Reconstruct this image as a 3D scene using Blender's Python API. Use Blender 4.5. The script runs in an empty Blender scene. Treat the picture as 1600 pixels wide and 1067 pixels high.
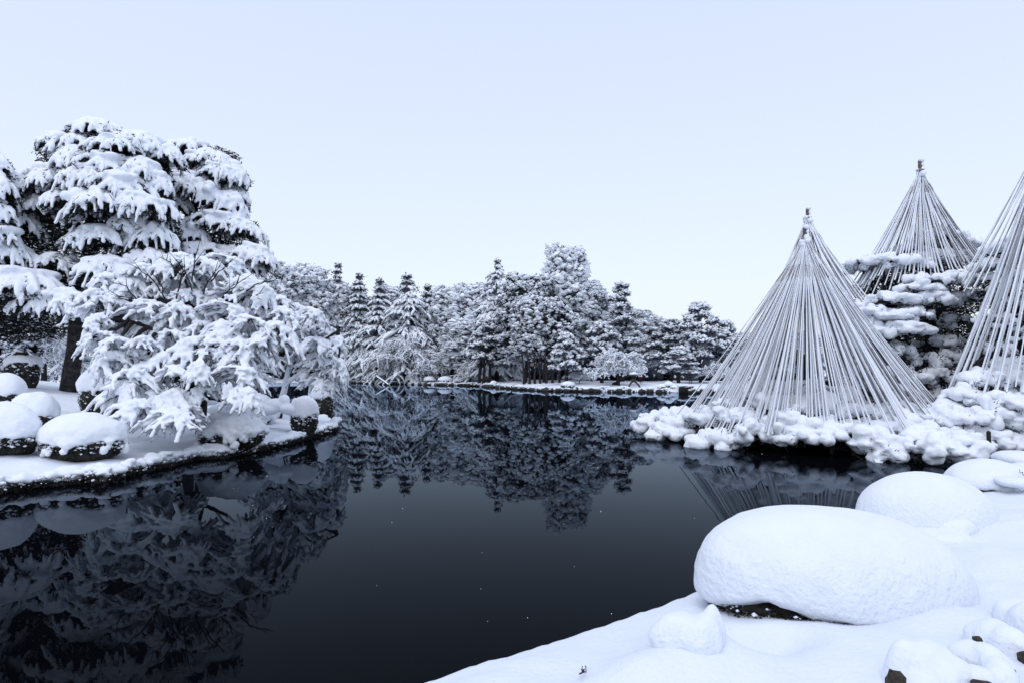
import bpy, bmesh, math, random
import numpy as np
from mathutils import Vector, Matrix
S = bpy.context.scene
COL = S.collection
rng = np.random.default_rng(7)
random.seed(7)
PI = math.pi

# ------------------------------------------------------------------ camera, world, sun, exposure
CAMZ = 2.4
TA = 0.0445
ALPHA = math.atan(TA)
cam_d = bpy.data.cameras.new('camera'); cam = bpy.data.objects.new('camera', cam_d); COL.objects.link(cam)
cam_d.sensor_width = 36; cam_d.lens = 22.5; cam_d.clip_start = 0.1; cam_d.clip_end = 6000
cam.location = (0, 0, CAMZ); cam.rotation_euler = (PI/2 + ALPHA, 0, 0)
S.camera = cam

W = bpy.data.worlds.new("World"); S.world = W; W.use_nodes = True
nt = W.node_tree; nt.nodes.clear()
out = nt.nodes.new('ShaderNodeOutputWorld')
sky = nt.nodes.new('ShaderNodeTexSky'); sky.sky_type = 'NISHITA'; sky.sun_disc = False
SUN_EL, SUN_AZ = math.radians(58), math.radians(200)
sky.sun_elevation = SUN_EL; sky.sun_rotation = SUN_AZ; sky.dust_density = 3
b1 = nt.nodes.new('ShaderNodeBackground'); b1.inputs['Strength'].default_value = 0.05
b2 = nt.nodes.new('ShaderNodeBackground'); b2.inputs['Strength'].default_value = 0.87
# overcast layer: horizon to zenith gradient
tc = nt.nodes.new('ShaderNodeTexCoord'); sx = nt.nodes.new('ShaderNodeSeparateXYZ')
rp = nt.nodes.new('ShaderNodeValToRGB')
rp.color_ramp.elements[0].position = 0.0; rp.color_ramp.elements[0].color = (0.85, 0.91, 1.0, 1)
rp.color_ramp.elements[1].position = 0.62; rp.color_ramp.elements[1].color = (0.70, 0.785, 0.98, 1)
nt.links.new(tc.outputs['Generated'], sx.inputs[0]); nt.links.new(sx.outputs['Z'], rp.inputs[0])
nt.links.new(rp.outputs[0], b2.inputs['Color']); nt.links.new(sky.outputs[0], b1.inputs['Color'])
add = nt.nodes.new('ShaderNodeAddShader')
nt.links.new(b1.outputs[0], add.inputs[0]); nt.links.new(b2.outputs[0], add.inputs[1])
nt.links.new(add.outputs[0], out.inputs['Surface'])

sd = bpy.data.lights.new('sun', 'SUN'); so = bpy.data.objects.new('sun', sd); COL.objects.link(so)
sd.energy = 0.6; sd.angle = math.radians(40); sd.color = (1.0, 0.98, 0.96)
so.rotation_euler = (PI/2 - SUN_EL, 0, PI - SUN_AZ + PI)
_d = Vector((math.sin(SUN_AZ)*math.cos(SUN_EL), math.cos(SUN_AZ)*math.cos(SUN_EL), math.sin(SUN_EL)))
so.rotation_euler = _d.to_track_quat('Z', 'Y').to_euler()

S.view_settings.view_transform = 'Standard'; S.view_settings.look = 'None'
S.view_settings.gamma = 1; S.view_settings.exposure = 0.0; S.view_settings.use_curve_mapping = False
S.render.engine = 'CYCLES'
S.cycles.max_bounces = 5; S.cycles.diffuse_bounces = 2; S.cycles.glossy_bounces = 3
S.cycles.use_denoising = True

# ------------------------------------------------------------------ pixel <-> world (measuring aid)
ca, sa = math.cos(ALPHA), math.sin(ALPHA)
def ray(px, py):
    cx, cy = (px-800)/1000.0, (533.5-py)/1000.0
    return np.array((cx, ca - cy*sa, sa + cy*ca))
def P(px, py, Y):
    d = ray(px, py); return np.array((0, 0, CAMZ)) + d*(Y/d[1])
def G(px, py, z=0.0):
    d = ray(px, py); return np.array((0, 0, CAMZ)) + d*((z-CAMZ)/d[2])

# ------------------------------------------------------------------ vector noise
def _h(i, j, k, s):
    n = (i*374761393 + j*668265263 + k*2147483647 + s*1274126177) & 0xffffffff
    n = ((n ^ (n >> 13))*1274126177) & 0xffffffff
    return ((n ^ (n >> 16)) & 0xffff)/65535.0
def vnoise(p, s=0):
    p = np.asarray(p, float); f = np.floor(p); i = f.astype(np.int64); u = p-f; u = u*u*(3-2*u)
    r = 0
    for a in (0, 1):
        wa = u[:, 0] if a else 1-u[:, 0]
        for b in (0, 1):
            wb = u[:, 1] if b else 1-u[:, 1]
            for c in (0, 1):
                wc = u[:, 2] if c else 1-u[:, 2]
                r = r + wa*wb*wc*_h(i[:, 0]+a, i[:, 1]+b, i[:, 2]+c, s)
    return r*2-1
def fbm(p, o=3, s=0):
    r = 0; a = 1; t = 0
    for k in range(o):
        r = r + a*vnoise(p*(2.03**k)+k*13.7, s+k); t += a; a *= .5
    return r/t

# ------------------------------------------------------------------ materials
def mat(name, col, rough=.8, col2=None, nscale=4, bump=0, bscale=40, spec=.3, metal=0, flank=False):
    m = bpy.data.materials.new(name); m.use_nodes = True
    t = m.node_tree; b = t.nodes['Principled BSDF']
    b.inputs['Base Color'].default_value = (*col, 1); b.inputs['Roughness'].default_value = rough
    b.inputs['Specular IOR Level'].default_value = spec; b.inputs['Metallic'].default_value = metal
    g = t.nodes.new('ShaderNodeNewGeometry')
    if col2 is not None:
        n = t.nodes.new('ShaderNodeTexNoise'); n.inputs['Scale'].default_value = nscale; n.inputs['Detail'].default_value = 4
        t.links.new(g.outputs['Position'], n.inputs['Vector'])
        r = t.nodes.new('ShaderNodeValToRGB'); r.color_ramp.elements[0].position = .35; r.color_ramp.elements[1].position = .65
        r.color_ramp.elements[0].color = (*col, 1); r.color_ramp.elements[1].color = (*col2, 1)
        t.links.new(n.outputs['Fac'], r.inputs[0]); t.links.new(r.outputs[0], b.inputs['Base Color'])
    if bump:
        n2 = t.nodes.new('ShaderNodeTexNoise'); n2.inputs['Scale'].default_value = bscale; n2.inputs['Detail'].default_value = 6
        t.links.new(g.outputs['Position'], n2.inputs['Vector'])
        bp = t.nodes.new('ShaderNodeBump'); bp.inputs['Strength'].default_value = 1; bp.inputs['Distance'].default_value = bump
        if flank:
            sx_ = t.nodes.new('ShaderNodeSeparateXYZ'); t.links.new(g.outputs['Normal'], sx_.inputs[0]); mr = t.nodes.new('ShaderNodeMapRange')
            mr.inputs['From Min'].default_value = .35; mr.inputs['From Max'].default_value = .9; mr.inputs['To Min'].default_value = 1; mr.inputs['To Max'].default_value = .18
            t.links.new(sx_.outputs['Z'], mr.inputs['Value']); t.links.new(mr.outputs[0], bp.inputs['Strength'])
        t.links.new(n2.outputs['Fac'], bp.inputs['Height']); t.links.new(bp.outputs[0], b.inputs['Normal'])
    return m
M = {}
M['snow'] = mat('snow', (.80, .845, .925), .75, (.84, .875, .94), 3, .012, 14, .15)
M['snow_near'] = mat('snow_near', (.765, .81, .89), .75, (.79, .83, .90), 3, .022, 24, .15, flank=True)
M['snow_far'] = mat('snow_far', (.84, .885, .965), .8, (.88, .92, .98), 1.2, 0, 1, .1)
M['needle'] = mat('needle', (.012, .015, .017), .8, (.028, .033, .030), 5, spec=.15)
M['leaf'] = mat('leaf', (.010, .011, .011), .75, (.048, .046, .040), 14, spec=.15)
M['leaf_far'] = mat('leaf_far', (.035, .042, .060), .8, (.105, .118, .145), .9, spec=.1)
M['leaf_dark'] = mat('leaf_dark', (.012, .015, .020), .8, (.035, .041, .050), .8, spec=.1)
M['twig'] = mat('twig', (.02, .019, .023), .85, (.04, .037, .040), 12, .004, 30, spec=.1)
M['bark'] = mat('bark', (.018, .017, .020), .9, (.055, .050, .052), 6, .02, 18, spec=.1)
M['rope'] = mat('rope', (.17, .15, .145), .9, (.42, .40, .41), 25, .004, 90, spec=.1)
M['bamboo'] = mat('bamboo', (.07, .06, .055), .7, (.16, .14, .13), 9, .004, 40)
M['stone'] = mat('stone', (.035, .034, .036), .85, (.085, .08, .08), 7, .02, 15)
M['brown'] = mat('brown_stone', (.02, .017, .015), .85, (.06, .047, .038), 22, .01, 45)
M['lantern'] = mat('lantern_stone', (.05, .05, .055), .85, (.11, .11, .115), 5, .01, 20)
M['red'] = mat('red_cloth', (.16, .012, .02), .8); M['dark_cloth'] = mat('dark_cloth', (.012, .012, .02), .85)
M['skin'] = mat('skin', (.45, .28, .22), .6)
M['timber'] = mat('dark_timber', (.012, .012, .014), .9, (.03, .03, .03), 8)

def bank_mat(name, lo, hi, amp, nscale, snowname='snow', patch=None):
    """earth low on the edge, snow above, by height with a ragged line"""
    m = bpy.data.materials.new(name); m.use_nodes = True; t = m.node_tree; b = t.nodes['Principled BSDF']
    b.inputs['Roughness'].default_value = .8; b.inputs['Specular IOR Level'].default_value = .12
    g = t.nodes.new('ShaderNodeNewGeometry'); s = t.nodes.new('ShaderNodeSeparateXYZ'); t.links.new(g.outputs['Position'], s.inputs[0])
    n = t.nodes.new('ShaderNodeTexNoise'); n.inputs['Scale'].default_value = nscale; n.inputs['Detail'].default_value = 5
    t.links.new(g.outputs['Position'], n.inputs['Vector'])
    a = t.nodes.new('ShaderNodeMath'); a.operation = 'MULTIPLY_ADD'; a.inputs[1].default_value = amp; t.links.new(n.outputs['Fac'], a.inputs[0]); t.links.new(s.outputs['Z'], a.inputs[2])
    mr = t.nodes.new('ShaderNodeMapRange'); mr.inputs['From Min'].default_value = lo+amp*.5; mr.inputs['From Max'].default_value = hi+amp*.5
    t.links.new(a.outputs[0], mr.inputs['Value'])
    mx = t.nodes.new('ShaderNodeMix'); mx.data_type = 'RGBA'
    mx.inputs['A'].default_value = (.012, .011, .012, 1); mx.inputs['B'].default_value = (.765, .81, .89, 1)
    t.links.new(mr.outputs[0], mx.inputs['Factor'])
    last = mx.outputs['Result']
    t.links.new(last, b.inputs['Base Color'])
    n2 = t.nodes.new('ShaderNodeTexNoise'); n2.inputs['Scale'].default_value = 22; n2.inputs['Detail'].default_value = 7
    t.links.new(g.outputs['Position'], n2.inputs['Vector'])
    bp = t.nodes.new('ShaderNodeBump'); bp.inputs['Distance'].default_value = .012; t.links.new(n2.outputs['Fac'], bp.inputs['Height']); t.links.new(bp.outputs[0], b.inputs['Normal'])
    return m

def water_mat():
    m = bpy.data.materials.new('pond_water'); m.use_nodes = True; t = m.node_tree; t.nodes.clear()
    o = t.nodes.new('ShaderNodeOutputMaterial')
    fr = t.nodes.new('ShaderNodeFresnel'); fr.inputs['IOR'].default_value = 1.060
    gl = t.nodes.new('ShaderNodeBsdfGlossy'); gl.inputs['Roughness'].default_value = .012; gl.inputs['Color'].default_value = (.74, .86, 1, 1)
    df = t.nodes.new('ShaderNodeBsdfDiffuse'); df.inputs['Color'].default_value = (.0018, .002, .003, 1)
    mx = t.nodes.new('ShaderNodeMixShader')
    g = t.nodes.new('ShaderNodeNewGeometry'); n = t.nodes.new('ShaderNodeTexNoise'); n.inputs['Scale'].default_value = 1.1; n.inputs['Detail'].default_value = 3
    mp = t.nodes.new('ShaderNodeMapping'); mp.inputs['Scale'].default_value = (1, .5, 1)
    t.links.new(g.outputs['Position'], mp.inputs[0]); t.links.new(mp.outputs[0], n.inputs['Vector'])
    bp = t.nodes.new('ShaderNodeBump'); bp.inputs['Distance'].default_value = .0016; t.links.new(n.outputs['Fac'], bp.inputs['Height'])
    t.links.new(bp.outputs[0], gl.inputs['Normal'])
    t.links.new(fr.outputs[0], mx.inputs[0]); t.links.new(df.outputs[0], mx.inputs[1]); t.links.new(gl.outputs[0], mx.inputs[2])
    t.links.new(mx.outputs[0], o.inputs['Surface'])
    return m

# ------------------------------------------------------------------ mesh helpers
def mk_mesh(name, V, F, mats, smooth=True, midx=None):
    """F: list of (n,k) int arrays"""
    me = bpy.data.meshes.new(name)
    V = np.ascontiguousarray(V, np.float32); me.vertices.add(len(V)); me.vertices.foreach_set('co', V.ravel())
    F = [np.asarray(f, np.int32) for f in F if len(f)]
    loops = np.concatenate([f.ravel() for f in F]) if F else np.zeros(0, np.int32)
    tot = np.concatenate([np.full(len(f), f.shape[1], np.int32) for f in F]) if F else np.zeros(0, np.int32)
    st = np.concatenate([[0], np.cumsum(tot)[:-1]]).astype(np.int32) if len(tot) else tot
    me.loops.add(len(loops)); me.loops.foreach_set('vertex_index', loops)
    me.polygons.add(len(tot)); me.polygons.foreach_set('loop_start', st); me.polygons.foreach_set('loop_total', tot)
    if smooth: me.polygons.foreach_set('use_smooth', np.ones(len(tot), bool))
    for m in (mats if isinstance(mats, (list, tuple)) else [mats]): me.materials.append(m)
    if midx is not None: me.polygons.foreach_set('material_index', np.asarray(midx, np.int32))
    me.update(calc_edges=True); me.validate()
    return me
class Geo:
    def __init__(s): s.V = []; s.T = []; s.Q = []; s.n = 0
    def add(s, V, T=None, Q=None):
        V = np.asarray(V, float).reshape(-1, 3); s.V.append(V)
        if T is not None and len(T): s.T.append(np.asarray(T)+s.n)
        if Q is not None and len(Q): s.Q.append(np.asarray(Q)+s.n)
        s.n += len(V)
    def faces(s):
        F = []
        if s.T: F.append(np.concatenate(s.T))
        if s.Q: F.append(np.concatenate(s.Q))
        return F
    def verts(s): return np.concatenate(s.V) if s.V else np.zeros((0, 3))
    def mesh(s, name, m, origin=(0, 0, 0), smooth=True):
        return mk_mesh(name, s.verts()-np.array(origin), s.faces(), m, smooth)
def obj(name, me, parent=None, loc=None, kind=None):
    o = bpy.data.objects.new(name, me); COL.objects.link(o)
    if parent is not None: o.parent = parent
    if loc is not None: o.location = loc
    if kind: o['kind'] = kind
    return o
def tag(o, label, cat, group=None):
    o['label'] = label; o['category'] = cat
    if group: o['group'] = group
    return o
def thing(name, loc, label, cat, group=None):
    o = bpy.data.objects.new(name, None); COL.objects.link(o); o.location = [float(v) for v in loc]; o.empty_display_size = .3
    return tag(o, label, cat, group)

def _ico(sub):
    bm = bmesh.new(); bmesh.ops.create_icosphere(bm, subdivisions=sub, radius=1); bm.verts.ensure_lookup_table()
    V = np.array([v.co[:] for v in bm.verts]); F = np.array([[v.index for v in f.verts] for f in bm.faces]); bm.free(); return V, F
ICO = {k: _ico(k) for k in (1, 2, 3, 4)}
ICO[0] = (np.array([(1, 0, 0), (0, 1, 0), (-1, 0, 0), (0, -1, 0), (0, 0, 1), (0, 0, -1)], float), np.array([(0, 1, 4), (1, 2, 4), (2, 3, 4), (3, 0, 4), (1, 0, 5), (2, 1, 5), (3, 2, 5), (0, 3, 5)]))
def blobs(g, C, R, sub=2, jit=0.0, tilt=None):
    """C (n,3) centres, R (n,3) radii"""
    C = np.asarray(C, float).reshape(-1, 3); R = np.asarray(R, float); n = len(C)
    if n == 0: return
    if R.ndim == 1: R = np.stack([R]*3, 1)
    V, F = ICO[sub]
    a = rng.uniform(0, 2*PI, n); c, s = np.cos(a), np.sin(a)
    L = V[None]*R[:, None, :]
    if jit: L = L*(1+rng.uniform(-jit, jit, (n, len(V), 1)))
    X = L[:, :, 0]*c[:, None]-L[:, :, 1]*s[:, None]; Y = L[:, :, 0]*s[:, None]+L[:, :, 1]*c[:, None]; Z = L[:, :, 2].copy()
    if tilt is not None: Z = Z + X*tilt[:, 0:1] + Y*tilt[:, 1:2]
    VV = np.stack([X, Y, Z], 2)+C[:, None, :]
    FF = F[None]+(np.arange(n)*len(V))[:, None, None]
    g.add(VV.reshape(-1, 3), T=FF.reshape(-1, 3))
def tubes(g, PP, RR, sides=6, flat=1.0, cap=1.0):
    PP = np.asarray(PP, float); RR = np.asarray(RR, float)
    if len(PP) == 0: return
    m, n, _ = PP.shape
    T = np.gradient(PP, axis=1); T /= (np.linalg.norm(T, axis=2, keepdims=True)+1e-9)
    ref = np.zeros_like(T); ref[..., 2] = 1
    vert = np.abs(T[..., 2:3].mean(1, keepdims=True)) > .93
    ref = np.where(vert, np.array([1., 0, 0]), ref)
    U = np.cross(T, ref); U /= (np.linalg.norm(U, axis=2, keepdims=True)+1e-9); Wv = np.cross(U, T)
    a = np.arange(sides)*2*PI/sides
    ring = PP[:, :, None, :] + RR[:, :, None, None]*(U[:, :, None, :]*np.cos(a)[None, None, :, None] + flat*Wv[:, :, None, :]*np.sin(a)[None, None, :, None])
    e0 = (PP[:, 0]-T[:, 0]*RR[:, 0:1]*.6*cap)[:, None, :]; e1 = (PP[:, -1]+T[:, -1]*RR[:, -1:]*.8*cap)[:, None, :]
    V = np.concatenate([ring.reshape(m, n*sides, 3), e0, e1], 1)
    base = (np.arange(m)*(n*sides+2))[:, None, None]
    i = np.arange(n-1)[:, None]; j = np.arange(sides)[None]; jn = (j+1) % sides
    q = np.stack([i*sides+j, i*sides+jn, (i+1)*sides+jn, (i+1)*sides+j], -1).reshape(-1, 4)
    j = np.arange(sides); jn = (j+1) % sides
    t0 = np.stack([jn, j, np.full(sides, n*sides)], 1); t1 = np.stack([(n-1)*sides+j, (n-1)*sides+jn, np.full(sides, n*sides+1)], 1)
    g.add(V.reshape(-1, 3), T=(np.concatenate([t0, t1])[None]+base).reshape(-1, 3), Q=(q[None]+base).reshape(-1, 4))
def slivers(g, C, D, L, Wd):
    """thin two-triangle leaves at C along D"""
    C = np.asarray(C, float); n = len(C)
    if n == 0: return
    D = D/(np.linalg.norm(D, axis=1, keepdims=True)+1e-9)
    r = rng.normal(size=(n, 3)); U = np.cross(D, r); U /= (np.linalg.norm(U, axis=1, keepdims=True)+1e-9)
    L = np.broadcast_to(np.asarray(L, float), (n,))[:, None]; Wd = np.broadcast_to(np.asarray(Wd, float), (n,))[:, None]
    V = np.stack([C-D*L*.5, C+U*Wd*.5, C+D*L*.5, C-U*Wd*.5], 1)
    q = np.arange(n*4).reshape(n, 4); g.add(V.reshape(-1, 3), Q=q)

# deferred voxel remeshing of snow: all at one evaluation
JOBS = []
def snow_job(name, g, voxel, parent, origin, amp=.02, scale=4.0, m='snow', kind=None, oct_=3, smooth=0, it=0):
    o = obj(name, g.mesh(name, M[m], origin), parent, kind=kind)
    md = o.modifiers.new('r', 'REMESH'); md.mode = 'VOXEL'; md.voxel_size = voxel; md.use_smooth_shade = True
    if it: sm = o.modifiers.new('sm', 'SMOOTH'); sm.factor = .5; sm.iterations = it
    JOBS.append((o, amp, scale, M[m], oct_, smooth)); return o
PROTO = {}; SHARED = []
def place(root, key, build, loc, rot=(0, 0, 0), scale=(1, 1, 1)):
    """one bough (and its snow) as objects of their own; alike boughs share mesh data"""
    R0 = np.array(root.location)
    if key not in PROTO:
        bm_, gs, voxel, amp, sc, it = build()
        b = obj('bough', bm_, root); sn = snow_job('snow_layer', gs, voxel, b, (0, 0, 0), amp, sc, it=it); PROTO[key] = (bm_, sn)
    else:
        bm_, sn0 = PROTO[key]; b = obj('bough', bm_, root); sn = obj('snow_layer', sn0.data, b); SHARED.append((sn, sn0))
    b.location = [float(v) for v in np.array(loc)-R0]; b.rotation_euler = rot; b.scale = scale
    return b
def two_mat_mesh(gt, gf):
    V, faces, mi, n0 = [], [], [], 0
    for gg, k in ((gt, 0), (gf, 1)):
        if gg.n:
            V.append(gg.verts())
            for f in gg.faces(): faces.append(f+n0); mi += [k]*len(f)
            n0 += gg.n
    return mk_mesh('bough', np.concatenate(V), faces, [M['twig'], M['needle']], False, mi)
def run_jobs():
    bpy.context.view_layer.update()
    dg = bpy.context.evaluated_depsgraph_get()
    new = []
    for o, amp, sc, m, oc, sm in JOBS:
        new.append(bpy.data.meshes.new_from_object(o.evaluated_get(dg)))
    for (o, amp, sc, m, oc, sm), me in zip(JOBS, new):
        old = o.data; o.modifiers.clear(); o.data = me
        for c_, p_ in SHARED:
            if p_ is o: c_.data = me
        bpy.data.meshes.remove(old)
        me.materials.clear(); me.materials.append(m)
        n = len(me.vertices); v = np.empty(n*3, np.float32); me.vertices.foreach_get('co', v); v = v.reshape(-1, 3)
        nr = np.empty(n*3, np.float32); me.vertices.foreach_get('normal', nr); nr = nr.reshape(-1, 3)
        d = fbm(v*sc+np.array(o.parent.location if o.parent else (0, 0, 0))*sc, oc)
        if sm:   # smooth on the top, rough on the flanks
            k = np.clip(1.15-nr[:, 2], sm, 1); d = d*k*1.3
        v = v + nr*(d*amp)[:, None]
        me.vertices.foreach_set('co', v.ravel().astype(np.float32)); me.update(); me.shade_smooth()
    return sum(len(m.polygons) for m in new)

# ------------------------------------------------------------------ terrain
def poly_sd(X, Y, poly):
    """signed distance to polygon, positive inside"""
    p = np.stack([X, Y], 1); poly = np.asarray(poly, float); n = len(poly)
    d = np.full(len(p), 1e9); ins = np.zeros(len(p), bool)
    for i in range(n):
        a, b = poly[i], poly[(i+1) % n]; e = b-a; w = p-a
        t = np.clip((w@e)/(e@e), 0, 1); d = np.minimum(d, np.linalg.norm(w-t[:, None]*e, axis=1))
        c = ((a[1] > p[:, 1]) != (b[1] > p[:, 1]))
        ins ^= c & (p[:, 0] < (b[0]-a[0])*(p[:, 1]-a[1])/((b[1]-a[1]) if b[1] != a[1] else 1e-9)+a[0])
    return np.where(ins, d, -d)
def terrain(name, x0, x1, y0, y1, st, poly, hf, m, wob=.12, wsc=1.5, cut=-.35):
    xs = np.arange(x0, x1+st, st); ys = np.arange(y0, y1+st, st)
    X, Y = np.meshgrid(xs, ys); sh = X.shape; X = X.ravel(); Y = Y.ravel()
    d = poly_sd(X, Y, poly)
    near = np.abs(d) < 3
    q = np.stack([X*wsc, Y*wsc, X*0], 1)
    d = d + np.where(near, fbm(q, 3, 5)*wob, 0)
    Z = hf(X, Y, d)
    V = np.stack([X, Y, Z], 1)
    idx = np.arange(len(X)).reshape(sh)
    Q = np.stack([idx[:-1, :-1], idx[:-1, 1:], idx[1:, 1:], idx[1:, :-1]], -1).reshape(-1, 4)
    keep = (Z[Q] > cut).any(1); Q = Q[keep]
    used = np.unique(Q); mp = -np.ones(len(X), int); mp[used] = np.arange(len(used))
    o = obj(name, mk_mesh(name, V[used], [mp[Q]], m), kind='structure'); return o
def edge_prof(d, w, top):
    t = np.clip((d+w)/(2*w), 0, 1); return -.6+(top+.6)*(t*t*(3-2*t))

M['bank_left'] = bank_mat('bank_left', .08, .13, .12, 5)
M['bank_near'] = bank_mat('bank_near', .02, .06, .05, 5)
M['bank_far'] = bank_mat('bank_far', .0, .07, .13, 5)
M['bank_right'] = bank_mat('bank_right', .55, .75, .9, 1.2)  # snow line raised: dark earth colour stands in for shade under the pines
M['ground'] = mat('ground_snow', (.74, .78, .84), .85, (.82, .85, .9), .3)
M['bed'] = mat('pond_bed', (.01, .01, .012), .9)

# pond water and the large ground sheet
g = Geo(); g.add([(-400, -60, 0), (400, -60, 0), (400, 400, 0), (-400, 400, 0)], Q=[[0, 1, 2, 3]])
obj('pond_water', g.mesh('pond_water', water_mat(), smooth=False), kind='structure')
POND = [(-30, -20), (-30, 5), (-24, 11), (-11, 15), (-8, 26), (-12, 34), (-24, 50), (-70, 60), (-72, 130), (-48, 136), (-30, 128), (-12, 114), (0, 92), (8, 82), (20, 76), (30, 62), (22, 40), (34, 30), (34, 14), (13, 14), (2, 5), (-6, 1), (-12, -20)]
def gh(X, Y, d):
    return np.where(d > 0, -1.0, -1.0+np.clip(-d*.6, 0, 1)*1.75) - 0.25
xs = np.concatenate([[-2500, -900, -400], np.arange(-160, 161, 4), [400, 900, 2500]]); ys = np.concatenate([[-900, -300], np.arange(-60, 261, 4), [400, 900, 2500]])
X, Y = np.meshgrid(xs, ys); sh = X.shape; X = X.ravel(); Y = Y.ravel(); d = poly_sd(X, Y, POND)
idx = np.arange(len(X)).reshape(sh); Q = np.stack([idx[:-1, :-1], idx[:-1, 1:], idx[1:, 1:], idx[1:, :-1]], -1).reshape(-1, 4)
Zg = gh(X, Y, d)
obj('ground', mk_mesh('ground', np.stack([X, Y, Zg], 1), [Q], M['ground']), kind='structure')

def GP(pts, z=0.0): return [tuple(G(a, b, z)[:2]) for a, b in pts]
# left bank
LSH = GP([(-160, 800), (0, 770), (60, 761), (128, 755), (142, 748), (156, 757), (200, 742), (270, 727), (300, 718), (345, 716), (400, 706), (450, 694), (490, 683), (518, 674), (524, 664), (505, 652)])
LBANK = LSH + [(-9.2, 31), (-11, 36), (-14, 42), (-20, 48), (-40, 55), (-60, 60), (-60, 10), (-25, 8)]
def lh(X, Y, d):
    top = .26+.05*fbm(np.stack([X*2, Y*2, X*0], 1), 3, 9)
    k = np.clip((-X-5.5)/5, 0, 1)
    z = edge_prof(d, .07, top)
    z += np.clip(d-.3, 0, 1)*.10 + np.clip(d-.8, 0, 16)*.115*k + np.clip(d-.8, 0, 3)*.05*(1-k)
    z += np.clip(d*2, 0, 1)*.05*fbm(np.stack([X*.7, Y*.7, X*0], 1), 3, 2)
    return z
def left_z(x, y):
    d = poly_sd(np.array([x], float), np.array([y], float), LBANK); return float(lh(np.array([x], float), np.array([y], float), d)[0])
terrain('left_bank', -20, -6.5, 11.5, 32, .064, LBANK, lh, M['bank_left'], wob=.16, wsc=1.6)
terrain('left_ground', -60, -8, 32, 58, .5, LBANK, lh, M['bank_left'], wob=.1)
terrain('left_outer_ground', -60, -20, 8, 32, .5, LBANK, lh, M['bank_left'], wob=.1)
# near bank
NSH = GP([(430, 1120), (585, 1069), (700, 1034), (800, 1002), (965, 953), (1078, 912), (1200, 866), (1335, 806), (1470, 756), (1500, 738), (1560, 722), (1640, 712), (1800, 700)], .3)
NBANK = NSH + [(40, 18), (40, -10), (-8, -10), (-3, 1.5)]
NB_BUMPS = []
def bump_at(px, py, r, h, z=.5): c = G(px, py, z); NB_BUMPS.append((c[0], c[1], r, h))
for a in [(1075, 985, .34, .10), (985, 1045, .26, .07), (1065, 1050, .36, .05), (1190, 1035, .22, .05), (1330, 1010, .5, .05), (1560, 880, .6, .12), (1590, 820, .8, .15), (1200, 975, .35, .06), (1020, 1062, .2, .04), (1165, 985, .2, -.22), (1225, 985, .2, -.14), (1085, 1005, .22, .17), (1060, 1030, .35, .10), (1125, 1035, .3, .06),  (1480, 960, .35, .06)]: bump_at(*a)
def nh(X, Y, d):
    z = edge_prof(d, .10, .24)
    z += np.clip(d, 0, .35)*.20 + np.clip(d-.35, 0, 5)*.11
    for bx, by, r, h in NB_BUMPS: z += h*np.exp(-((X-bx)**2+(Y-by)**2)/(r*r))*(d > 0)
    z += np.clip(d*3, 0, 1)*(.035*fbm(np.stack([X*1.1, Y*1.1, X*0], 1), 3, 3)+.008*fbm(np.stack([X*7, Y*7, X*0], 1), 3, 4)+.03*fbm(np.stack([X*2.6, Y*2.6, X*0], 1), 2, 14))
    return z
def near_z(x, y):
    d = poly_sd(np.array([x], float), np.array([y], float), NBANK); return float(nh(np.array([x], float), np.array([y], float), d)[0])
def GT(px, py):
    d = ray(px, py); t = np.linspace(1.5, 22, 900); Q = np.array((0, 0, CAMZ))+d*t[:, None]
    z = nh(Q[:, 0], Q[:, 1], poly_sd(Q[:, 0], Q[:, 1], NBANK)); i = np.argmax(Q[:, 2] < z); return Q[i]
terrain('near_bank', -3.5, 14, 1.0, 17, .045, NBANK, nh, M['bank_near'], wob=.035, wsc=4)
terrain('near_outer_ground', 14, 40, 0, 18, .4, NBANK, nh, M['bank_near'], wob=.03)
# far bank
FSH = GP([(380, 599.5), (470, 598), (535, 597.5), (600, 599), (660, 600.5), (735, 602), (775, 604.5), (800, 607), (850, 610.5), (900, 611), (960, 612), (1000, 612), (1060, 613), (1130, 613.5)])
FBANK = FSH + [(26, 60), (30, 40), (45, 30), (90, 60), (90, 190), (-90, 190), (-90, 118)]
def fh(X, Y, d):
    z = edge_prof(d, .35, .45)+np.clip(d-.5, 0, 6)*.05
    return z+np.clip(d, 0, 1)*.16*fbm(np.stack([X*.35, Y*.35, X*0], 1), 3, 8)
def far_z(x, y):
    d = poly_sd(np.array([x], float), np.array([y], float), FBANK); return float(fh(np.array([x], float), np.array([y], float), d)[0])
terrain('far_bank', -60, 45, 55, 150, .40, FBANK, fh, M['bank_far'], wob=.8, wsc=.25)
# right bank under the pines
RBANK = [(7.6, 23.0), (8.8, 20.8), (10.5, 19.6), (12.6, 19.2), (13.6, 19.0), (15.5, 19.4), (18, 19.8), (26, 20), (40, 19), (60, 60), (24, 60), (15, 34), (10, 27)]
def rh(X, Y, d): return edge_prof(d, .3, .35)+np.clip(d-.3, 0, 10)*.04+.1*fbm(np.stack([X, Y, X*0], 1), 3, 3)*np.clip(d, 0, 1)
terrain('island_ground', 6, 42, 17, 60, .3, RBANK, rh, M['bank_right'], wob=.4, wsc=.8)

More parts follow.
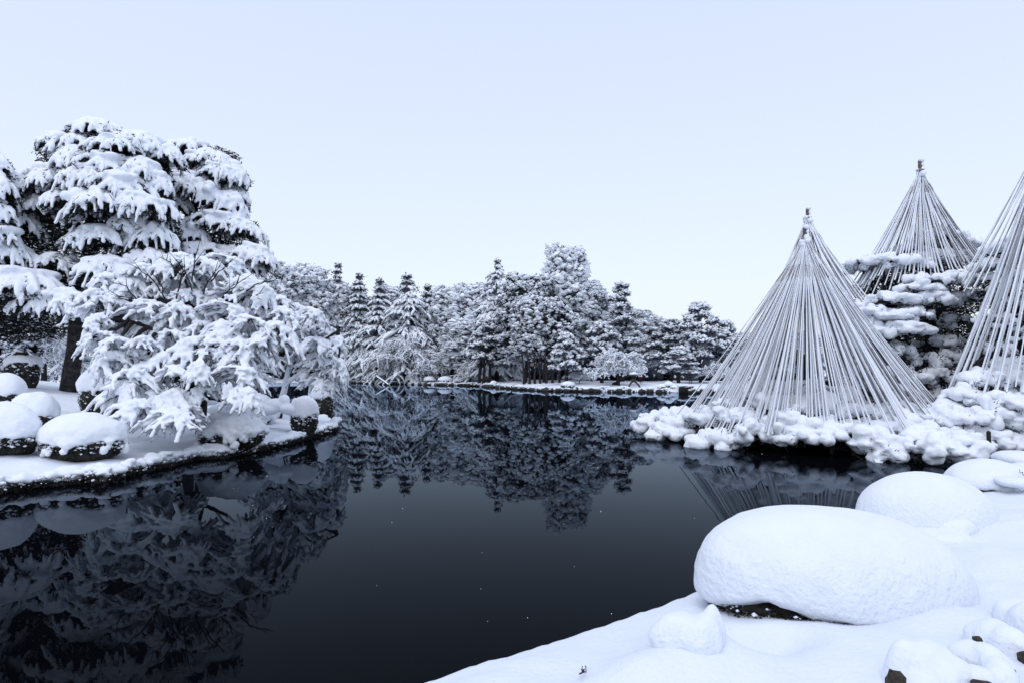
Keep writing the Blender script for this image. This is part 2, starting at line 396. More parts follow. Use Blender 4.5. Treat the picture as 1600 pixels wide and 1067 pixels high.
# ------------------------------------------------------------------ drooping snowy boughs (left trees)
def curve(p0, az, L, zf, n=6):
    t = np.linspace(0, 1, n)[:, None]
    return p0 + np.array([math.cos(az), math.sin(az), 0])*L*t + np.array([0, 0, 1.])*zf(t)
def drooping_pad(rx, D, style='fir'):
    tilt = 0.0; ry = rx*rng.uniform(.55, .85)
    fir = style == 'fir'
    ra, rf = (.125, .058) if fir else (.050, .036)
    if style == 'slim': ra, rf = .046, .034; 
    if fir: D *= .72
    C = np.zeros(3)
    n = int((9 + rx*7) if fir else (8+rx*10)); sn, sr, tw, twr = [], [], [], []; fc, fd = [], []
    for i in range(n):
        az = 2*PI*(i+rng.uniform(-.3, .3))/n if fir else rng.uniform(0, 2*PI); e = rx*ry/math.sqrt((ry*math.cos(az))**2+(rx*math.sin(az))**2)
        L = e*(rng.uniform(.72, 1.08) if fir else rng.uniform(.45, 1.2)); dz = D*rng.uniform(.45, .75); tl = tilt*math.cos(az)*L; pw = rng.uniform(1.6, 2.6)
        zf = lambda t: -dz*t**pw + tl*t
        c = curve(C, az, L, zf); sn.append(c); sr.append(ra*np.array([1, 1.05, .95, .9, .8, .6])*rng.uniform(.8, 1.15, 6))
        cc = c-np.array([0, 0, ra*.95]); tw.append(cc); twr.append(np.linspace(.03, .01, 6))
        nf = int((6 if fir else 7)+L*(12 if fir else 17))
        for k in range(nf):
            t0 = rng.uniform(.45, 1.02) if fir else rng.uniform(.1, 1.0)
            p0 = C + np.array([math.cos(az), math.sin(az), 0])*L*t0 + np.array([0, 0, float(zf(t0))])
            a2 = az+rng.uniform(-.9, .9); fl = (rng.uniform(.16, .34) if fir else rng.uniform(.07, .36))*(.6+.5*t0)*min(1.3, .5+rx)
            dn = rng.uniform(.6, 1.5)*(t0**1.2)*fl*(1.0 if fir else .75)
            if fir: fl *= .8
            f = curve(p0, a2, fl, lambda t: -dn*(.35*t+.85*t*t))
            r = rf*rng.uniform(.8, 1.35)*np.array([1.1, 1.15, 1.05, 1.1, 1.1, .85])*rng.uniform(.75, 1.3, 6)
            sn.append(f); sr.append(r)
            ff = f-np.array([0, 0, rf*1.1]); tw.append(ff); twr.append(np.linspace(.014, .006, 6))
            m = 9 if fir else 3; ti = rng.integers(0, 6, m)
            fc.append(f[ti]+rng.normal(0, .05, (m, 3))-np.array([0, 0, 1])*rng.uniform(.04, .26 if fir else .12, (m, 1)))
            fd.append(np.array([math.cos(a2), math.sin(a2), -.6])+rng.normal(0, .5, (m, 3)))
    gs = Geo(); tubes(gs, np.array(sn), np.array(sr), 6, .95)
    k = .66 if fir else .35
    nb = int(7+rx*7) if fir else 5; k = k*.55
    bc = C+rng.normal(0, 1, (nb, 3))*np.array([rx*.30, ry*.30, .03]); bc[:, 2] -= D*.45*(((bc[:, 0]-C[0])/rx)**2+((bc[:, 1]-C[1])/ry)**2); bc[:, 2] += (bc[:, 0]-C[0])*tilt
    blobs(gs, bc, np.stack([rx*k*rng.uniform(.6, 1.1, nb), ry*k*rng.uniform(.6, 1.1, nb), ra*rng.uniform(1., 1.5, nb)], 1), 3, tilt=np.full((nb, 2), (0)) if not tilt else None)
    if not fir:
        al = np.concatenate(sn); kk = int(len(sn)*.45); jj = rng.integers(0, len(al), kk); r_ = rng.uniform(.035, .085, kk); blobs(gs, al[jj]+rng.normal(0, .03, (kk, 3)), np.stack([r_*1.2, r_*1.2, r_*.8], 1), 1, .1)
    gt = Geo(); tubes(gt, np.array(tw), np.array(twr), 4)
    gf = Geo()
    if fir:   # needles hanging under the pad
        m = int(260*rx+120); a = rng.uniform(0, 2*PI, m); q = np.sqrt(rng.uniform(0, 1, m))
        pts = np.stack([C[0]+np.cos(a)*q*rx*.95, C[1]+np.sin(a)*q*ry*.95, C[2]-ra-D*.6*q**2-rng.uniform(0, .38, m)+np.cos(a)*q*rx*tilt], 1)
        fc.append(pts); fd.append(np.stack([np.cos(a), np.sin(a), -.8+0*a], 1)+rng.normal(0, .5, (m, 3)))
        slivers(gf, np.concatenate(fc), np.concatenate(fd), rng.uniform(.14, .32, sum(map(len, fc))), rng.uniform(.03, .06, sum(map(len, fc))))
    return C, gs, gt, gf
def limb_to(root, tp, C, r=.07):
    t = np.linspace(0, 1, 7)[:, None]; L = np.linalg.norm(C-tp)
    if L < .25: return
    pts = tp*(1-t)+C*t + np.array([0, 0, 1])*np.sin(t*PI)*(-.06)*L; pts[1:-1] += rng.normal(0, .035, (5, 3))
    g = Geo(); tubes(g, pts[None], np.linspace(r, r*.4, 7)[None], 6); obj('branch', g.mesh('branch', M['twig'], root.location), root)
SIZES = {'fir': ((.62, .62), (.95, .80), (1.3, .95)), 'maple': ((.40, .42), (.58, .62)), 'slim': ((.50, .62), (.66, .80))}
NVAR = {'fir': 4, 'maple': 6, 'slim': 4}
def build_pads(root, pads, style, voxel, amp, scale, trunk_pts=None):
    for k, a in enumerate(pads):
        px, py, Y, hw, drop = a[:5]; tilt = a[5] if len(a) > 5 else 0.0
        s = Y/1000.0; rx = hw*s; D = drop*s; ra = {'fir': .125, 'maple': .05, 'slim': .046}[style]
        C = P(px, py, Y)-np.array([0, 0, ra]); i = int(np.argmin([abs(rx-q[0]) for q in SIZES[style]])); r0, D0 = SIZES[style][i]
        def build():
            _, gs, gt, gf = drooping_pad(r0, D0, style); return two_mat_mesh(gt, gf), gs, voxel, amp, scale, 0
        fs = rx/r0*rng.uniform(.95, 1.05); m = rng.choice([-1, 1])
        place(root, (style, i, int(rng.integers(0, NVAR[style]))), build, C, (rng.normal(0, .04), -math.atan(tilt), rng.uniform(-.35, .35)+(PI if rng.uniform() < .5 and abs(tilt) < .05 else 0)), (fs*m, fs, float(np.clip(D/D0, .6, 1.5))*.5+fs*.5))
        if trunk_pts is not None:
            tp = trunk_pts[np.argmin(np.linalg.norm((trunk_pts-C)*np.array([1, 1, 1.6]), axis=1))]; limb_to(root, tp, C-np.array([0, 0, .1]))
def trunk(root, pts, rad, m='bark', name='trunk', snow_side=False, n=14):
    pts = np.array(pts, float); t = np.linspace(0, 1, len(pts)); tt = np.linspace(0, 1, n)
    pp = np.stack([np.interp(tt, t, pts[:, k]) for k in range(3)], 1)
    pp[1:-1] += np.stack([vnoise(np.stack([tt*5, tt*0+k, tt*0+pts[0, 0]], 1)) for k in (0, 1, 2)], 1)[1:-1]*rad[0]*.35
    rr = np.interp(tt, [0, .06, 1], [rad[0]*1.35, rad[0], rad[1]]); rr *= 1+.08*vnoise(np.stack([tt*9, tt*0, tt*0], 1))
    g = Geo(); tubes(g, pp[None], rr[None], 12)
    o = obj(name, g.mesh(name, M[m], root.location), root)
    return pp
def dark_mass(root, items, m='needle', name='foliage', dens=1.0, snow=.0):
    """loose unsnowed inner foliage"""
    g = Geo(); gs = Geo()
    for px, py, Y, hw, hh in items:
        s = Y/1000; n = int(dens*900*(hw*s)*(hh*s)*2); c = P(px, py, Y)
        v = rng.normal(size=(n, 3)); v /= np.linalg.norm(v, axis=1, keepdims=True); v *= rng.uniform(.25, 1, (n, 1))**.5
        p = c+v*np.array([hw*s, hw*s*.6, hh*s]); slivers(g, p, rng.normal(size=(n, 3))*np.array([1, 1, .5])+np.array([0, 0, -.25]), rng.uniform(.12, .34, n), rng.uniform(.035, .075, n))
        k = int(n*snow)
        if k:
            j = rng.integers(0, n, k); blobs(gs, p[j]+np.array([0, 0, .04]), np.stack([rng.uniform(.04, .11, k), rng.uniform(.03, .08, k), rng.uniform(.02, .04, k)], 1), 0)
    obj(name, g.mesh(name, M[m], root.location, False), root, kind='stuff')
    if gs.n: obj('snow_dusting', gs.mesh('snow_dusting', M['snow'], root.location), root, kind='stuff')

# --- big fir
def ground_pt(px, Y, zf):
    x = (px-800)/1000*Y; return np.array((x, Y, zf(x, Y)))
b = ground_pt(112, 27.5, left_z)
fir = thing('fir_tree', b, 'tallest snow-laden fir at the left, broad drooping white boughs over a dark trunk', 'tree', 'big conifers on the left bank')
tp = trunk(fir, [b, P(118, 500, 27.5), P(138, 400, 27.7), P(150, 300, 27.8), P(155, 205, 27.8)], (.34, .08))
FIR = [(155, 187, 27.6, 40, 24), (88, 205, 27.5, 22, 24), (128, 208, 27.2, 38, 26), (222, 207, 27.4, 38, 34, -.15), (182, 214, 26.9, 42, 28), (105, 222, 26.9, 30, 30),
       (123, 230, 26.5, 34, 44), (170, 240, 26.5, 46, 40, -.15), (220, 245, 26.8, 34, 34, -.2), (80, 258, 26.4, 44, 42), (135, 258, 26.1, 50, 50, -.1), (190, 270, 26.1, 46, 46, -.15),
       (52, 268, 26.6, 26, 34), (243, 268, 26.9, 30, 42, -.1), (158, 298, 25.7, 42, 44), (212, 300, 25.8, 44, 46, -.15), (110, 292, 26.2, 34, 36), (60, 306, 26.6, 26, 24),
       (150, 352, 26.1, 50, 34), (242, 350, 26.6, 38, 44, -.1), (165, 402, 25.8, 58, 38), (35, 420, 25.2, 62, 52), (85, 395, 26.4, 34, 24), (205, 330, 26.3, 26, 30), (250, 312, 26.8, 30, 36),
       (20, 385, 25.8, 40, 30), (240, 390, 26.2, 34, 34), (75, 450, 25.0, 46, 44), (262, 228, 27.6, 22, 28)]
build_pads(fir, FIR, 'fir', .045, .035, 4.0, tp)
dark_mass(fir, [(150, 270, 27.6, 90, 60), (150, 340, 27.8, 105, 50), (140, 400, 27.8, 120, 50), (120, 460, 27.6, 120, 45), (60, 350, 27.8, 60, 50), (230, 300, 27.8, 45, 60), (235, 370, 28, 50, 45), (60, 500, 28.5, 70, 35), (150, 225, 27.7, 60, 30)], snow=.10, dens=.9)
# second conifer behind-right
b = ground_pt(300, 31, left_z)
pine2 = thing('fir_tree', b, 'second tall conifer right of the tallest fir, layered boughs sloping down to the right', 'tree', 'big conifers on the left bank')
tp = trunk(pine2, [b, P(302, 480, 31), P(315, 380, 31), P(300, 300, 31), P(305, 225, 31)], (.26, .06))
P2 = [(298, 218, 30.8, 32, 22), (338, 236, 30.6, 36, 26, -.25), (372, 260, 30.4, 20, 34, -.3), (343, 254, 30.1, 38, 28, -.3), (290, 268, 29.9, 42, 34), (322, 282, 29.8, 36, 34, -.3), (362, 302, 30.0, 26, 34, -.4),
      (342, 330, 29.6, 44, 30, -.15), (378, 342, 29.7, 38, 26, -.3), (290, 345, 29.6, 36, 32), (300, 380, 29.2, 46, 36, .1), (405, 384, 29.3, 34, 26, -.3), (360, 385, 29.6, 34, 28, -.1), (272, 242, 30.3, 22, 26), (272, 300, 30.0, 24, 34), (372, 292, 30.6, 22, 24, -.3), (318, 232, 30.4, 26, 20), (385, 395, 29.8, 26, 26)]
build_pads(pine2, P2, 'fir', .055, .03, 3.2, tp)
dark_mass(pine2, [(330, 250, 31, 48, 20), (345, 285, 31, 50, 25), (330, 310, 31.2, 30, 30), (350, 360, 31, 60, 24), (330, 400, 31, 80, 24), (395, 405, 30.4, 34, 14), (300, 420, 31.5, 60, 30), (300, 270, 31.2, 40, 30)], snow=.07, dens=.9)
# tree cut by the left edge
b = ground_pt(-45, 26, left_z)
firl = thing('fir_tree', b, 'fir cut off by the left edge of the photo, only right-hand bough tips showing', 'tree', 'big conifers on the left bank')
tp = trunk(firl, [b, P(-45, 400, 26), P(-40, 230, 26)], (.3, .08))
build_pads(firl, [(-38, 205, 25.8, 30, 34), (-8, 240, 25.6, 22, 40), (-5, 275, 25.4, 28, 36), (8, 262, 26, 22, 30), (-12, 310, 25.2, 28, 30), (22, 330, 26.4, 36, 34), (-30, 345, 25, 50, 44), (0, 370, 25.5, 40, 34), (-60, 280, 25, 50, 50)], 'fir', .045, .035, 4.0, tp)
dark_mass(firl, [(-15, 280, 26.3, 40, 40), (-5, 350, 26.5, 50, 50), (0, 430, 27, 60, 50), (0, 500, 28, 50, 40)], snow=.08, dens=.8)

# --- weeping maple in front
b = ground_pt(318, 19.4, left_z)
maple = thing('maple_tree', b, 'wide weeping maple leaning to the water, its drooping twigs thick with snow', 'tree')
t1 = trunk(maple, [b, P(312, 590, 19.4), P(290, 520, 19.3), P(262, 470, 19.2)], (.15, .07))
t2 = trunk(maple, [P(312, 590, 19.4), P(335, 530, 19.3), P(360, 480, 19.4), P(385, 450, 19.5)], (.10, .05), name='limb')
t3 = trunk(maple, [P(300, 560, 19.4), P(250, 520, 18.8), P(200, 500, 18.6)], (.08, .04), name='limb')
t4 = trunk(maple, [P(290, 520, 19.3), P(295, 460, 19.2), P(285, 420, 19.2)], (.06, .025), name='limb')
allp = np.concatenate([t1, t2, t3, t4])
for px, py, dx, dy in [(215, 470, -30, -30), (230, 480, -50, -16), (262, 480, -20, -50), (275, 470, 14, -56), (300, 455, -26, -48), (318, 460, 26, -44), (345, 470, 40, -34), (360, 480, 52, -22), (300, 440, 10, -50), (250, 455, -40, -36), (385, 455, 40, -14), (330, 440, 34, -30), (200, 500, -56, -20), (400, 530, 60, -8), (282, 430, -34, -28), (245, 500, -64, -36)]:
    Yt = 18.55; g = Geo(); p0 = P(px, py, Yt+.25); p1 = P(px+dx, py+dy, Yt); t = np.linspace(0, 1, 7)[:, None]
    p = p0*(1-t)+p1*t+np.array([0, 0, .10])*np.sin(t*PI); p[1:-1] += rng.normal(0, .025, (5, 3)); PP = [p]; RR = [np.linspace(.024, .008, 7)]
    for i in (2, 3, 4, 5):
        q = p[i]+(p1-p0)*rng.uniform(.2, .4)*(1)+rng.normal(0, .12, 3); PP.append(p[i]*(1-t)+q*t); RR.append(np.linspace(.012, .005, 7))
    tubes(g, np.array(PP), np.array(RR), 5); obj('twig', g.mesh('twig', M['twig'], maple.location), maple)
MP = []
rows = [(408, 19.6, [228, 262, 296, 330, 362]), (395, 19.7, [285, 322]), (428, 19.4, [170, 208, 245, 280, 318, 355, 392]), (452, 19.2, [100, 140, 180, 218, 258, 298, 338, 378, 415]),
        (474, 18.9, [118, 158, 200, 245, 285, 325, 365, 405, 440]), (498, 18.5, [148, 190, 232, 274, 314, 354, 396, 432]), (522, 18.1, [142, 182, 222, 262, 302, 342, 382, 420]),
        (546, 17.7, [168, 208, 248, 288, 328, 368, 405]), (572, 17.3, [195, 232, 270, 308, 348, 388]), (600, 16.9, [205, 240, 275, 310, 385]), (622, 16.6, [225, 258, 290]), (640, 16.4, [240, 268])]
for y, Yd, xs_ in rows:
    for x in xs_:
        if rng.uniform() < .06: continue
        MP.append((x+rng.uniform(-7, 7), y+rng.uniform(-8, 8), Yd+rng.uniform(-.5, .5)+abs(x-290)*.002, rng.uniform(18, 38), rng.uniform(16, 46), (-.3 if x > 360 else (.3 if x < 200 else 0))+rng.uniform(-.2, .2)))
build_pads(maple, MP, 'maple', .028, .022, 9.0, np.concatenate([t1, t2, t3, t4]))
# --- slender leaning tree at the tip
b = ground_pt(436, 25.6, left_z)
slim = thing('weeping_tree', b, 'slender leaning tree with a snow-plastered trunk at the tip of the left bank', 'tree')
t1 = trunk(slim, [b, P(448, 600, 25.5), P(458, 565, 25.4), P(470, 520, 25.2), P(455, 480, 25.0)], (.13, .05), n=12)
gs = Geo(); o_ = np.array([-.02, -.06, .05]); tubes(gs, (t1+o_)[None], np.linspace(.15, .06, len(t1))[None], 8)
obj('snow_on_trunk', gs.mesh('snow_on_trunk', M['snow'], slim.location), slim)
t2 = trunk(slim, [P(470, 520, 25.2), P(500, 500, 25.2), P(530, 515, 25.2)], (.06, .03), name='limb')
t3 = trunk(slim, [P(458, 565, 25.4), P(430, 520, 25), P(400, 500, 25)], (.06, .03), name='limb')
SL = [(x+rng.uniform(-5, 5), y+rng.uniform(-5, 5), 25+rng.uniform(-1, .8), rng.uniform(20, 28), rng.uniform(24, 40), tl) for x, y, tl in
      [(410, 455, 0), (440, 460, -.1), (468, 472, -.2), (492, 482, -.3), (420, 480, 0), (450, 492, 0), (480, 502, -.2), (510, 508, -.4), (528, 522, -.5), (432, 508, .1), (462, 520, 0), (495, 525, -.3), (520, 542, -.5), (440, 535, .1), (482, 545, -.2),
       (505, 552, -.3), (528, 558, -.5), (422, 555, .2), (492, 568, -.1), (514, 578, -.4), (400, 550, .2), (396, 572, .2), (496, 590, -.1)]]
build_pads(slim, SL, 'slim', .036, .022, 7.0, np.concatenate([t1, t2, t3]))

# ------------------------------------------------------------------ clipped shrubs with domes of snow
def shrub(name, px, py_top, py_base, hw, Y, label, group=None, dome=.55, gap=True, voxel=.03, amp=.02, zf=None, depth=.8, skew=0.0, m='snow', leafn=1600, base_frac=.55, rim=1.0, cat='shrub', leaf=(.03, .06), edge=1.0, shift=0.0, lift=None):
    s = Y/1000; rx = hw*s; ry = rx*depth
    top = P(px, py_top, Y); zb = zf(top[0], Y) if zf else P(px, py_base, Y)[2]
    H = max(.12, top[2]-zb)
    root = thing(name, (top[0], Y, zb), label, cat, group)
    R0 = np.array(root.location)
    cz = zb+H*(1-dome)
    gs = Geo()
    V, F = ICO[4]; v = V.copy(); pw = 1.0
    v[:, 2] = np.sign(v[:, 2])*np.abs(v[:, 2])**.85
    ang = np.arctan2(v[:, 1], v[:, 0]); ck = np.stack([np.cos(ang)*2.2+top[0], np.sin(ang)*2.2, ang*0], 1)
    hang = (.20+.34*fbm(ck, 2, 3)+.30*np.clip(fbm(ck*3.5, 2, 6), -.3, 1))*edge
    lowr = np.where(v[:, 2] < 0, hang, 1.0)
    q = np.stack([v[:, 0]*rx, v[:, 1]*ry, v[:, 2]*H*dome*np.where(v[:, 2] < 0, 1, 1)], 1)
    q[:, 2] = np.where(v[:, 2] < 0, v[:, 2]*H*dome*np.clip(lowr, .02, 1), q[:, 2])
    lump = 1+(.05 if voxel < .025 else .13)*fbm(np.stack([v[:, 0]*1.6+top[0], v[:, 1]*1.6, v[:, 2]], 1), 2, 4); q *= lump[:, None]
    if lift:
        da = np.abs((ang-lift[0]+PI) % (2*PI)-PI); lf = np.exp(-(da/lift[1])**2)*np.clip(1-v[:, 2]*1.6, 0, 1); q[:, 2] += lf*lift[2]*H
    q[:, 0] -= shift*rx*np.clip(v[:, 2], 0, 1)**1.5; q[:, 2] += -skew*q[:, 0]*(v[:, 2] > 0)*.4
    gs.add(q+np.array([top[0], Y, cz]), T=F)
    n = int(120*rim); a = rng.uniform(0, 2*PI, n); rr = rng.uniform(.25, 1, n)**1.5*.085*min(1.6, max(.5, rx/.8))
    C = np.stack([top[0]+np.cos(a)*rx*.93, Y+np.sin(a)*ry*.93, cz-(rng.uniform(0, 1, n)**2*.28-.03)*min(1.3, rx+.3)], 1)
    C = C[vnoise(np.stack([np.cos(a)*3, np.sin(a)*3, a*0+px], 1)) > -.1]; rr = rr[:len(C)]
    blobs(gs, C, np.stack([rr*1.2, rr*1.2, rr*rng.uniform(.7, 1.4, len(C))], 1), 2, .06)
    # dark leafy body
    g = Geo(); VV, FF = ICO[3]
    body = np.sign(VV)*np.abs(VV)**np.array([1, 1, .85])*np.array([rx*.93, ry*.93, max(.05, (cz-zb)*.95)]); body = body*(1+.10*vnoise(VV*3+px)[:, None]+.10*vnoise(VV*9+px)[:, None])
    body[:, :2] *= (.84+.16*np.clip(VV[:, 2:3]+.6, 0, 1)); g.add(body+np.array([top[0], Y, zb+(cz-zb)*.45]), T=FF)
    a = rng.uniform(0, 2*PI, leafn); h = rng.uniform(-.05, 1.05, leafn); rad = np.sqrt(np.clip(1-(h-.6)**2*1.2, .2, 1))*rng.uniform(.86, 1.0, leafn)
    C = np.stack([top[0]+np.cos(a)*rx*rad*.97, Y+np.sin(a)*ry*rad*.97, zb+h*(cz-zb)+.01], 1)
    slivers(g, C, np.stack([np.cos(a), np.sin(a), a*0+.2], 1)+rng.normal(0, .6, (leafn, 3)), rng.uniform(*leaf, leafn)*1.4, rng.uniform(*leaf, leafn)*.6)
    obj('foliage', g.mesh('foliage', M['leaf'], R0, False), root, kind='stuff')
    snow_job('snow_dome', gs, voxel, root, R0, amp, 5.0 if voxel < .025 else 3.0, m, smooth=(.12 if voxel < .025 else .5), it=3)
    # snow caught on the flanks
    k = int(leafn*(.22 if voxel > .02 else .03)); j = rng.choice(leafn, k, p=(np.clip(h+.15, .05, 2)**2.2)/(np.clip(h+.15, .05, 2)**2.2).sum())
    gg = Geo(); rr = (.006+rng.uniform(0, 1, k)**3*(.045 if voxel > .02 else .022))*1.1; blobs(gg, C[j]+np.array([0, 0, .01]), np.stack([rr*1.4, rr*1.2, rr*.7], 1), 0, .2)
    obj('snow_flecks', gg.mesh('snow_flecks', M['snow'], R0), root, kind='stuff')
    return root

# left bank shrubs
shrub('clipped_shrub', 133, 645, 735, 64, 15.2, 'round clipped shrub nearest the water on the left bank, thick snow dome over dark leaves', 'clipped shrubs on the left bank', zf=left_z, voxel=.03, dome=.60, skew=.08, leafn=4500, amp=.06)
shrub('clipped_shrub', 5, 628, 735, 56, 14.8, 'large snow-domed shrub cut by the left edge of the photo', 'clipped shrubs on the left bank', zf=left_z, voxel=.03, dome=.66, leafn=3500, amp=.06)
shrub('clipped_shrub', 56, 610, 660, 36, 17.6, 'smaller flat snow-capped shrub between the left edge shrub and the nearest round one', 'clipped shrubs on the left bank', zf=left_z, voxel=.035, dome=.6, leafn=1500, amp=.05)
shrub('clipped_shrub', 10, 584, 625, 28, 20.5, 'small snow-capped shrub at the left edge behind the large domed one', 'clipped shrubs on the left bank', zf=left_z, voxel=.04, dome=.55, leafn=1200)
shrub('clipped_shrub', 160, 572, 628, 34, 21.0, 'dark clipped shrub with a snow cap half hidden behind the maple twigs', 'clipped shrubs on the left bank', zf=left_z, voxel=.04, dome=.45, leafn=2200, amp=.05)
shrub('clipped_shrub', 362, 642, 700, 52, 18.4, 'lumpy spreading shrub under the maple beside the water, snow in many small heaps', 'clipped shrubs on the left bank', zf=left_z, voxel=.035, dome=.6, amp=.16, leafn=4500, rim=1.6)
shrub('clipped_shrub', 476, 616, 660, 22, 22.3, 'small drum-shaped shrub with a flat snow cap near the tip of the left bank', 'clipped shrubs on the left bank', zf=left_z, voxel=.035, dome=.5, leafn=2200)
shrub('clipped_shrub', 503, 583, 618, 20, 33, 'dark rounded shrub with a snow cap over the water behind the drum-shaped one', 'clipped shrubs on the left bank', voxel=.05, dome=.5, leafn=1500, zf=lambda x, y: .05)
shrub('clipped_shrub', 358, 595, 612, 12, 26.0, 'little snow-topped shrub seen under the right side of the maple', 'clipped shrubs on the left bank', zf=left_z, voxel=.045, dome=.6, leafn=700)
shrub('clipped_shrub', 402, 614, 640, 30, 23.5, 'low snow-covered mound shrub between the maple and the leaning trunk', 'clipped shrubs on the left bank', zf=left_z, voxel=.045, dome=.8, leafn=800)
shrub('clipped_shrub', 36, 553, 582, 26, 27.5, 'bare dark rounded shrub in the shade by the fir trunk', 'clipped shrubs on the left bank', zf=left_z, voxel=.05, dome=.25, leafn=2500)
def heap(name, label, items, voxel, m, cat, amp=.012, scale=6, base=None, stone=None, group=None):
    """items: (px,py,Y,rx px,ry m,rz px)"""
    gs = Geo()
    c = None
    for it in items:
        V, F = ICO[3]
        if len(it) == 6: px, py, Y, rx, ry, rz = it; s = Y/1000; q = P(px, py, Y); R = np.array([rx*s, ry, rz*s])
        else:            # resting on the near snow: px, py of its foot, half width px, depth m, height px
            px, py, rx, ry, hh = it; q = GT(px, py); s = q[1]/1000; q = q+np.array([0, 0, hh*s*.05]); R = np.array([rx*s, ry, hh*s*.95])
        v = V*(1+.10*fbm(V*1.3+px, 2, 2)[:, None]); gs.add(v*R+q, T=F)
        if c is None: c = q; root = thing(name, (c[0], c[1], base if base is not None else c[2]), label, cat, group)
    snow_job('snow_heap', gs, voxel, root, np.array(root.location), amp, scale, m, it=(14 if voxel < .02 else 4))
    if stone:
        g = Geo()
        for px, py, Y, rx, ry, rz in stone:
            s = Y/1000; V, F = ICO[2]; v = V/np.max(np.abs(V), axis=1, keepdims=True)*.35+V*.65
            v = v*(1+.22*vnoise(V*2.3+px)[:, None]); g.add(v*np.array([rx*s, ry, rz*s])+P(px, py, Y), T=F)
        obj('stone', g.mesh('stone', M['brown'], root.location, False), root)
    return root
heap('snow_covered_shrub', 'spiky twiggy shrub heaped with snow just left of the drum-shaped shrub', [(430, 632, 22.5, 18, .4, 10), (444, 627, 22.5, 9, .25, 11), (415, 640, 22.3, 22, .4, 9), (455, 640, 22.3, 18, .4, 9), (462, 630, 22.4, 7, .2, 10)], .04, 'snow', 'shrub', .03, 4)
heap('snow_covered_shrub', 'low broken snow heap with dark gaps under the maple by the lumpy shrub', [(345, 640, 21, 20, .4, 8), (372, 630, 21, 18, .4, 10), (392, 645, 21, 18, .4, 8), (325, 625, 21.5, 18, .4, 8)], .04, 'snow', 'shrub', .05, 3)

# near bank shrubs
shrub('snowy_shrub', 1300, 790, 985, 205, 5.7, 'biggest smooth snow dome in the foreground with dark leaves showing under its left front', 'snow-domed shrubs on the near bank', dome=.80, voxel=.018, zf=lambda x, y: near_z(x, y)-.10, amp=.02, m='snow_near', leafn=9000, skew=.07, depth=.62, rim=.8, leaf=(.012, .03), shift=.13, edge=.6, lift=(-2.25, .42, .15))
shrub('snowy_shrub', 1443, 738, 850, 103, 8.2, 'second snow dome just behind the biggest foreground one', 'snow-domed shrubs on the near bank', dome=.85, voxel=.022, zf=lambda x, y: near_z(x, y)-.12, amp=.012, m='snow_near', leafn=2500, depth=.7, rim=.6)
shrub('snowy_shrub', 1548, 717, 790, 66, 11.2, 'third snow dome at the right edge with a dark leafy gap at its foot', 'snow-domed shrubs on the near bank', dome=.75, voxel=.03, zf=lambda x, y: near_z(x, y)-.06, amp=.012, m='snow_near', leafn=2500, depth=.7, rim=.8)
heap('snow_covered_shrub', 'small low shrub under snow with bare twigs poking out at the right edge', [(1590, 716, 12.5, 30, .5, 12), (1600, 735, 11.8, 20, .3, 14), (1580, 752, 10.6, 22, .3, 8)], .03, 'snow_near', 'shrub', .02, 4)
heap('snow_covered_shrub', 'curled little snow lump in front of the second dome', [(1468, 832, 30, .16, 26), (1492, 834, 34, .16, 26), (1450, 842, 30, .18, 18), (1480, 845, 40, .18, 14)], .016, 'snow_near', 'shrub', .02, 5)
heap('snow_covered_shrub', 'upright snow hump with a pointed horn left of the biggest foreground dome', [(1062, 998, 46, .13, 42), (1090, 1000, 36, .14, 36), (1113, 998, 20, .09, 52), (1104, 1002, 26, .12, 44), (1048, 1002, 30, .12, 32)], .013, 'snow_near', 'shrub', .022, 5)
heap('snow_covered_stone', 'snow-covered stone with a dark brown face at the bottom edge of the photo', [(1415, 1062, 34, .10, 62), (1450, 1066, 50, .14, 62), (1485, 1076, 44, .14, 50), (1425, 1085, 44, .10, 30), (1400, 1050, 16, .08, 36)], .013, 'snow_near', 'stone', .022, 5, stone=[(1400, 1066, 3.72, 12, .06, 18)], group='snow-covered stones at the bottom right')
heap('snow_covered_stone', 'rounded snow-capped stone right of the one with the brown face', [(1515, 1042, 36, .12, 42), (1545, 1052, 34, .14, 44), (1560, 1066, 26, .12, 40), (1520, 1075, 44, .12, 36)], .013, 'snow_near', 'stone', .022, 5, stone=[(1498, 1032, 3.95, 5, .04, 4), (1540, 1074, 3.62, 18, .08, 7)], group='snow-covered stones at the bottom right')
heap('snow_covered_stone', 'snow-capped stone with a small brown chip showing on its left', [(1555, 1005, 34, .14, 36), (1580, 1018, 28, .12, 38), (1535, 1004, 24, .12, 28)], .013, 'snow_near', 'stone', .022, 5, stone=[(1527, 998, 4.16, 6, .03, 5), (1573, 1052, 3.9, 8, .06, 14)], group='snow-covered stones at the bottom right')
heap('snow_covered_stone', 'snow-capped stone highest up at the right edge of the photo', [(1592, 968, 34, .16, 32), (1618, 985, 34, .16, 46)], .013, 'snow_near', 'stone', .022, 5, stone=[(1604, 1032, 4.1, 8, .06, 14)], group='snow-covered stones at the bottom right')
g = Geo()
def twig_at(px, py, Y, dpx, dpy, r=.006): 
    t = np.linspace(0, 1, 6)[:, None]; a = P(px, py, Y); b_ = P(px+dpx, py+dpy, Y+.2); p = a*(1-t)+b_*t; p[1:-1] += rng.normal(0, .012, (4, 3)); tubes(g, p[None], np.linspace(r, r*.4, 6)[None], 5)
for a in [(1602, 760, 10.4, -22, -8), (1605, 758, 10.4, -14, -14), (1600, 742, 10.6, -8, -10), (1604, 765, 10.4, -12, 0)]: twig_at(*a)
tag(obj('bare_twig', g.mesh('bare_twig', M['twig'])), 'thin bare dark twig reaching in from the right edge above the third dome', 'twig')
g = Geo()
for a in [(906, 1052, 4.2, 4, -12, .006), (909, 1050, 4.2, 8, -8, .004)]: twig_at(*a)
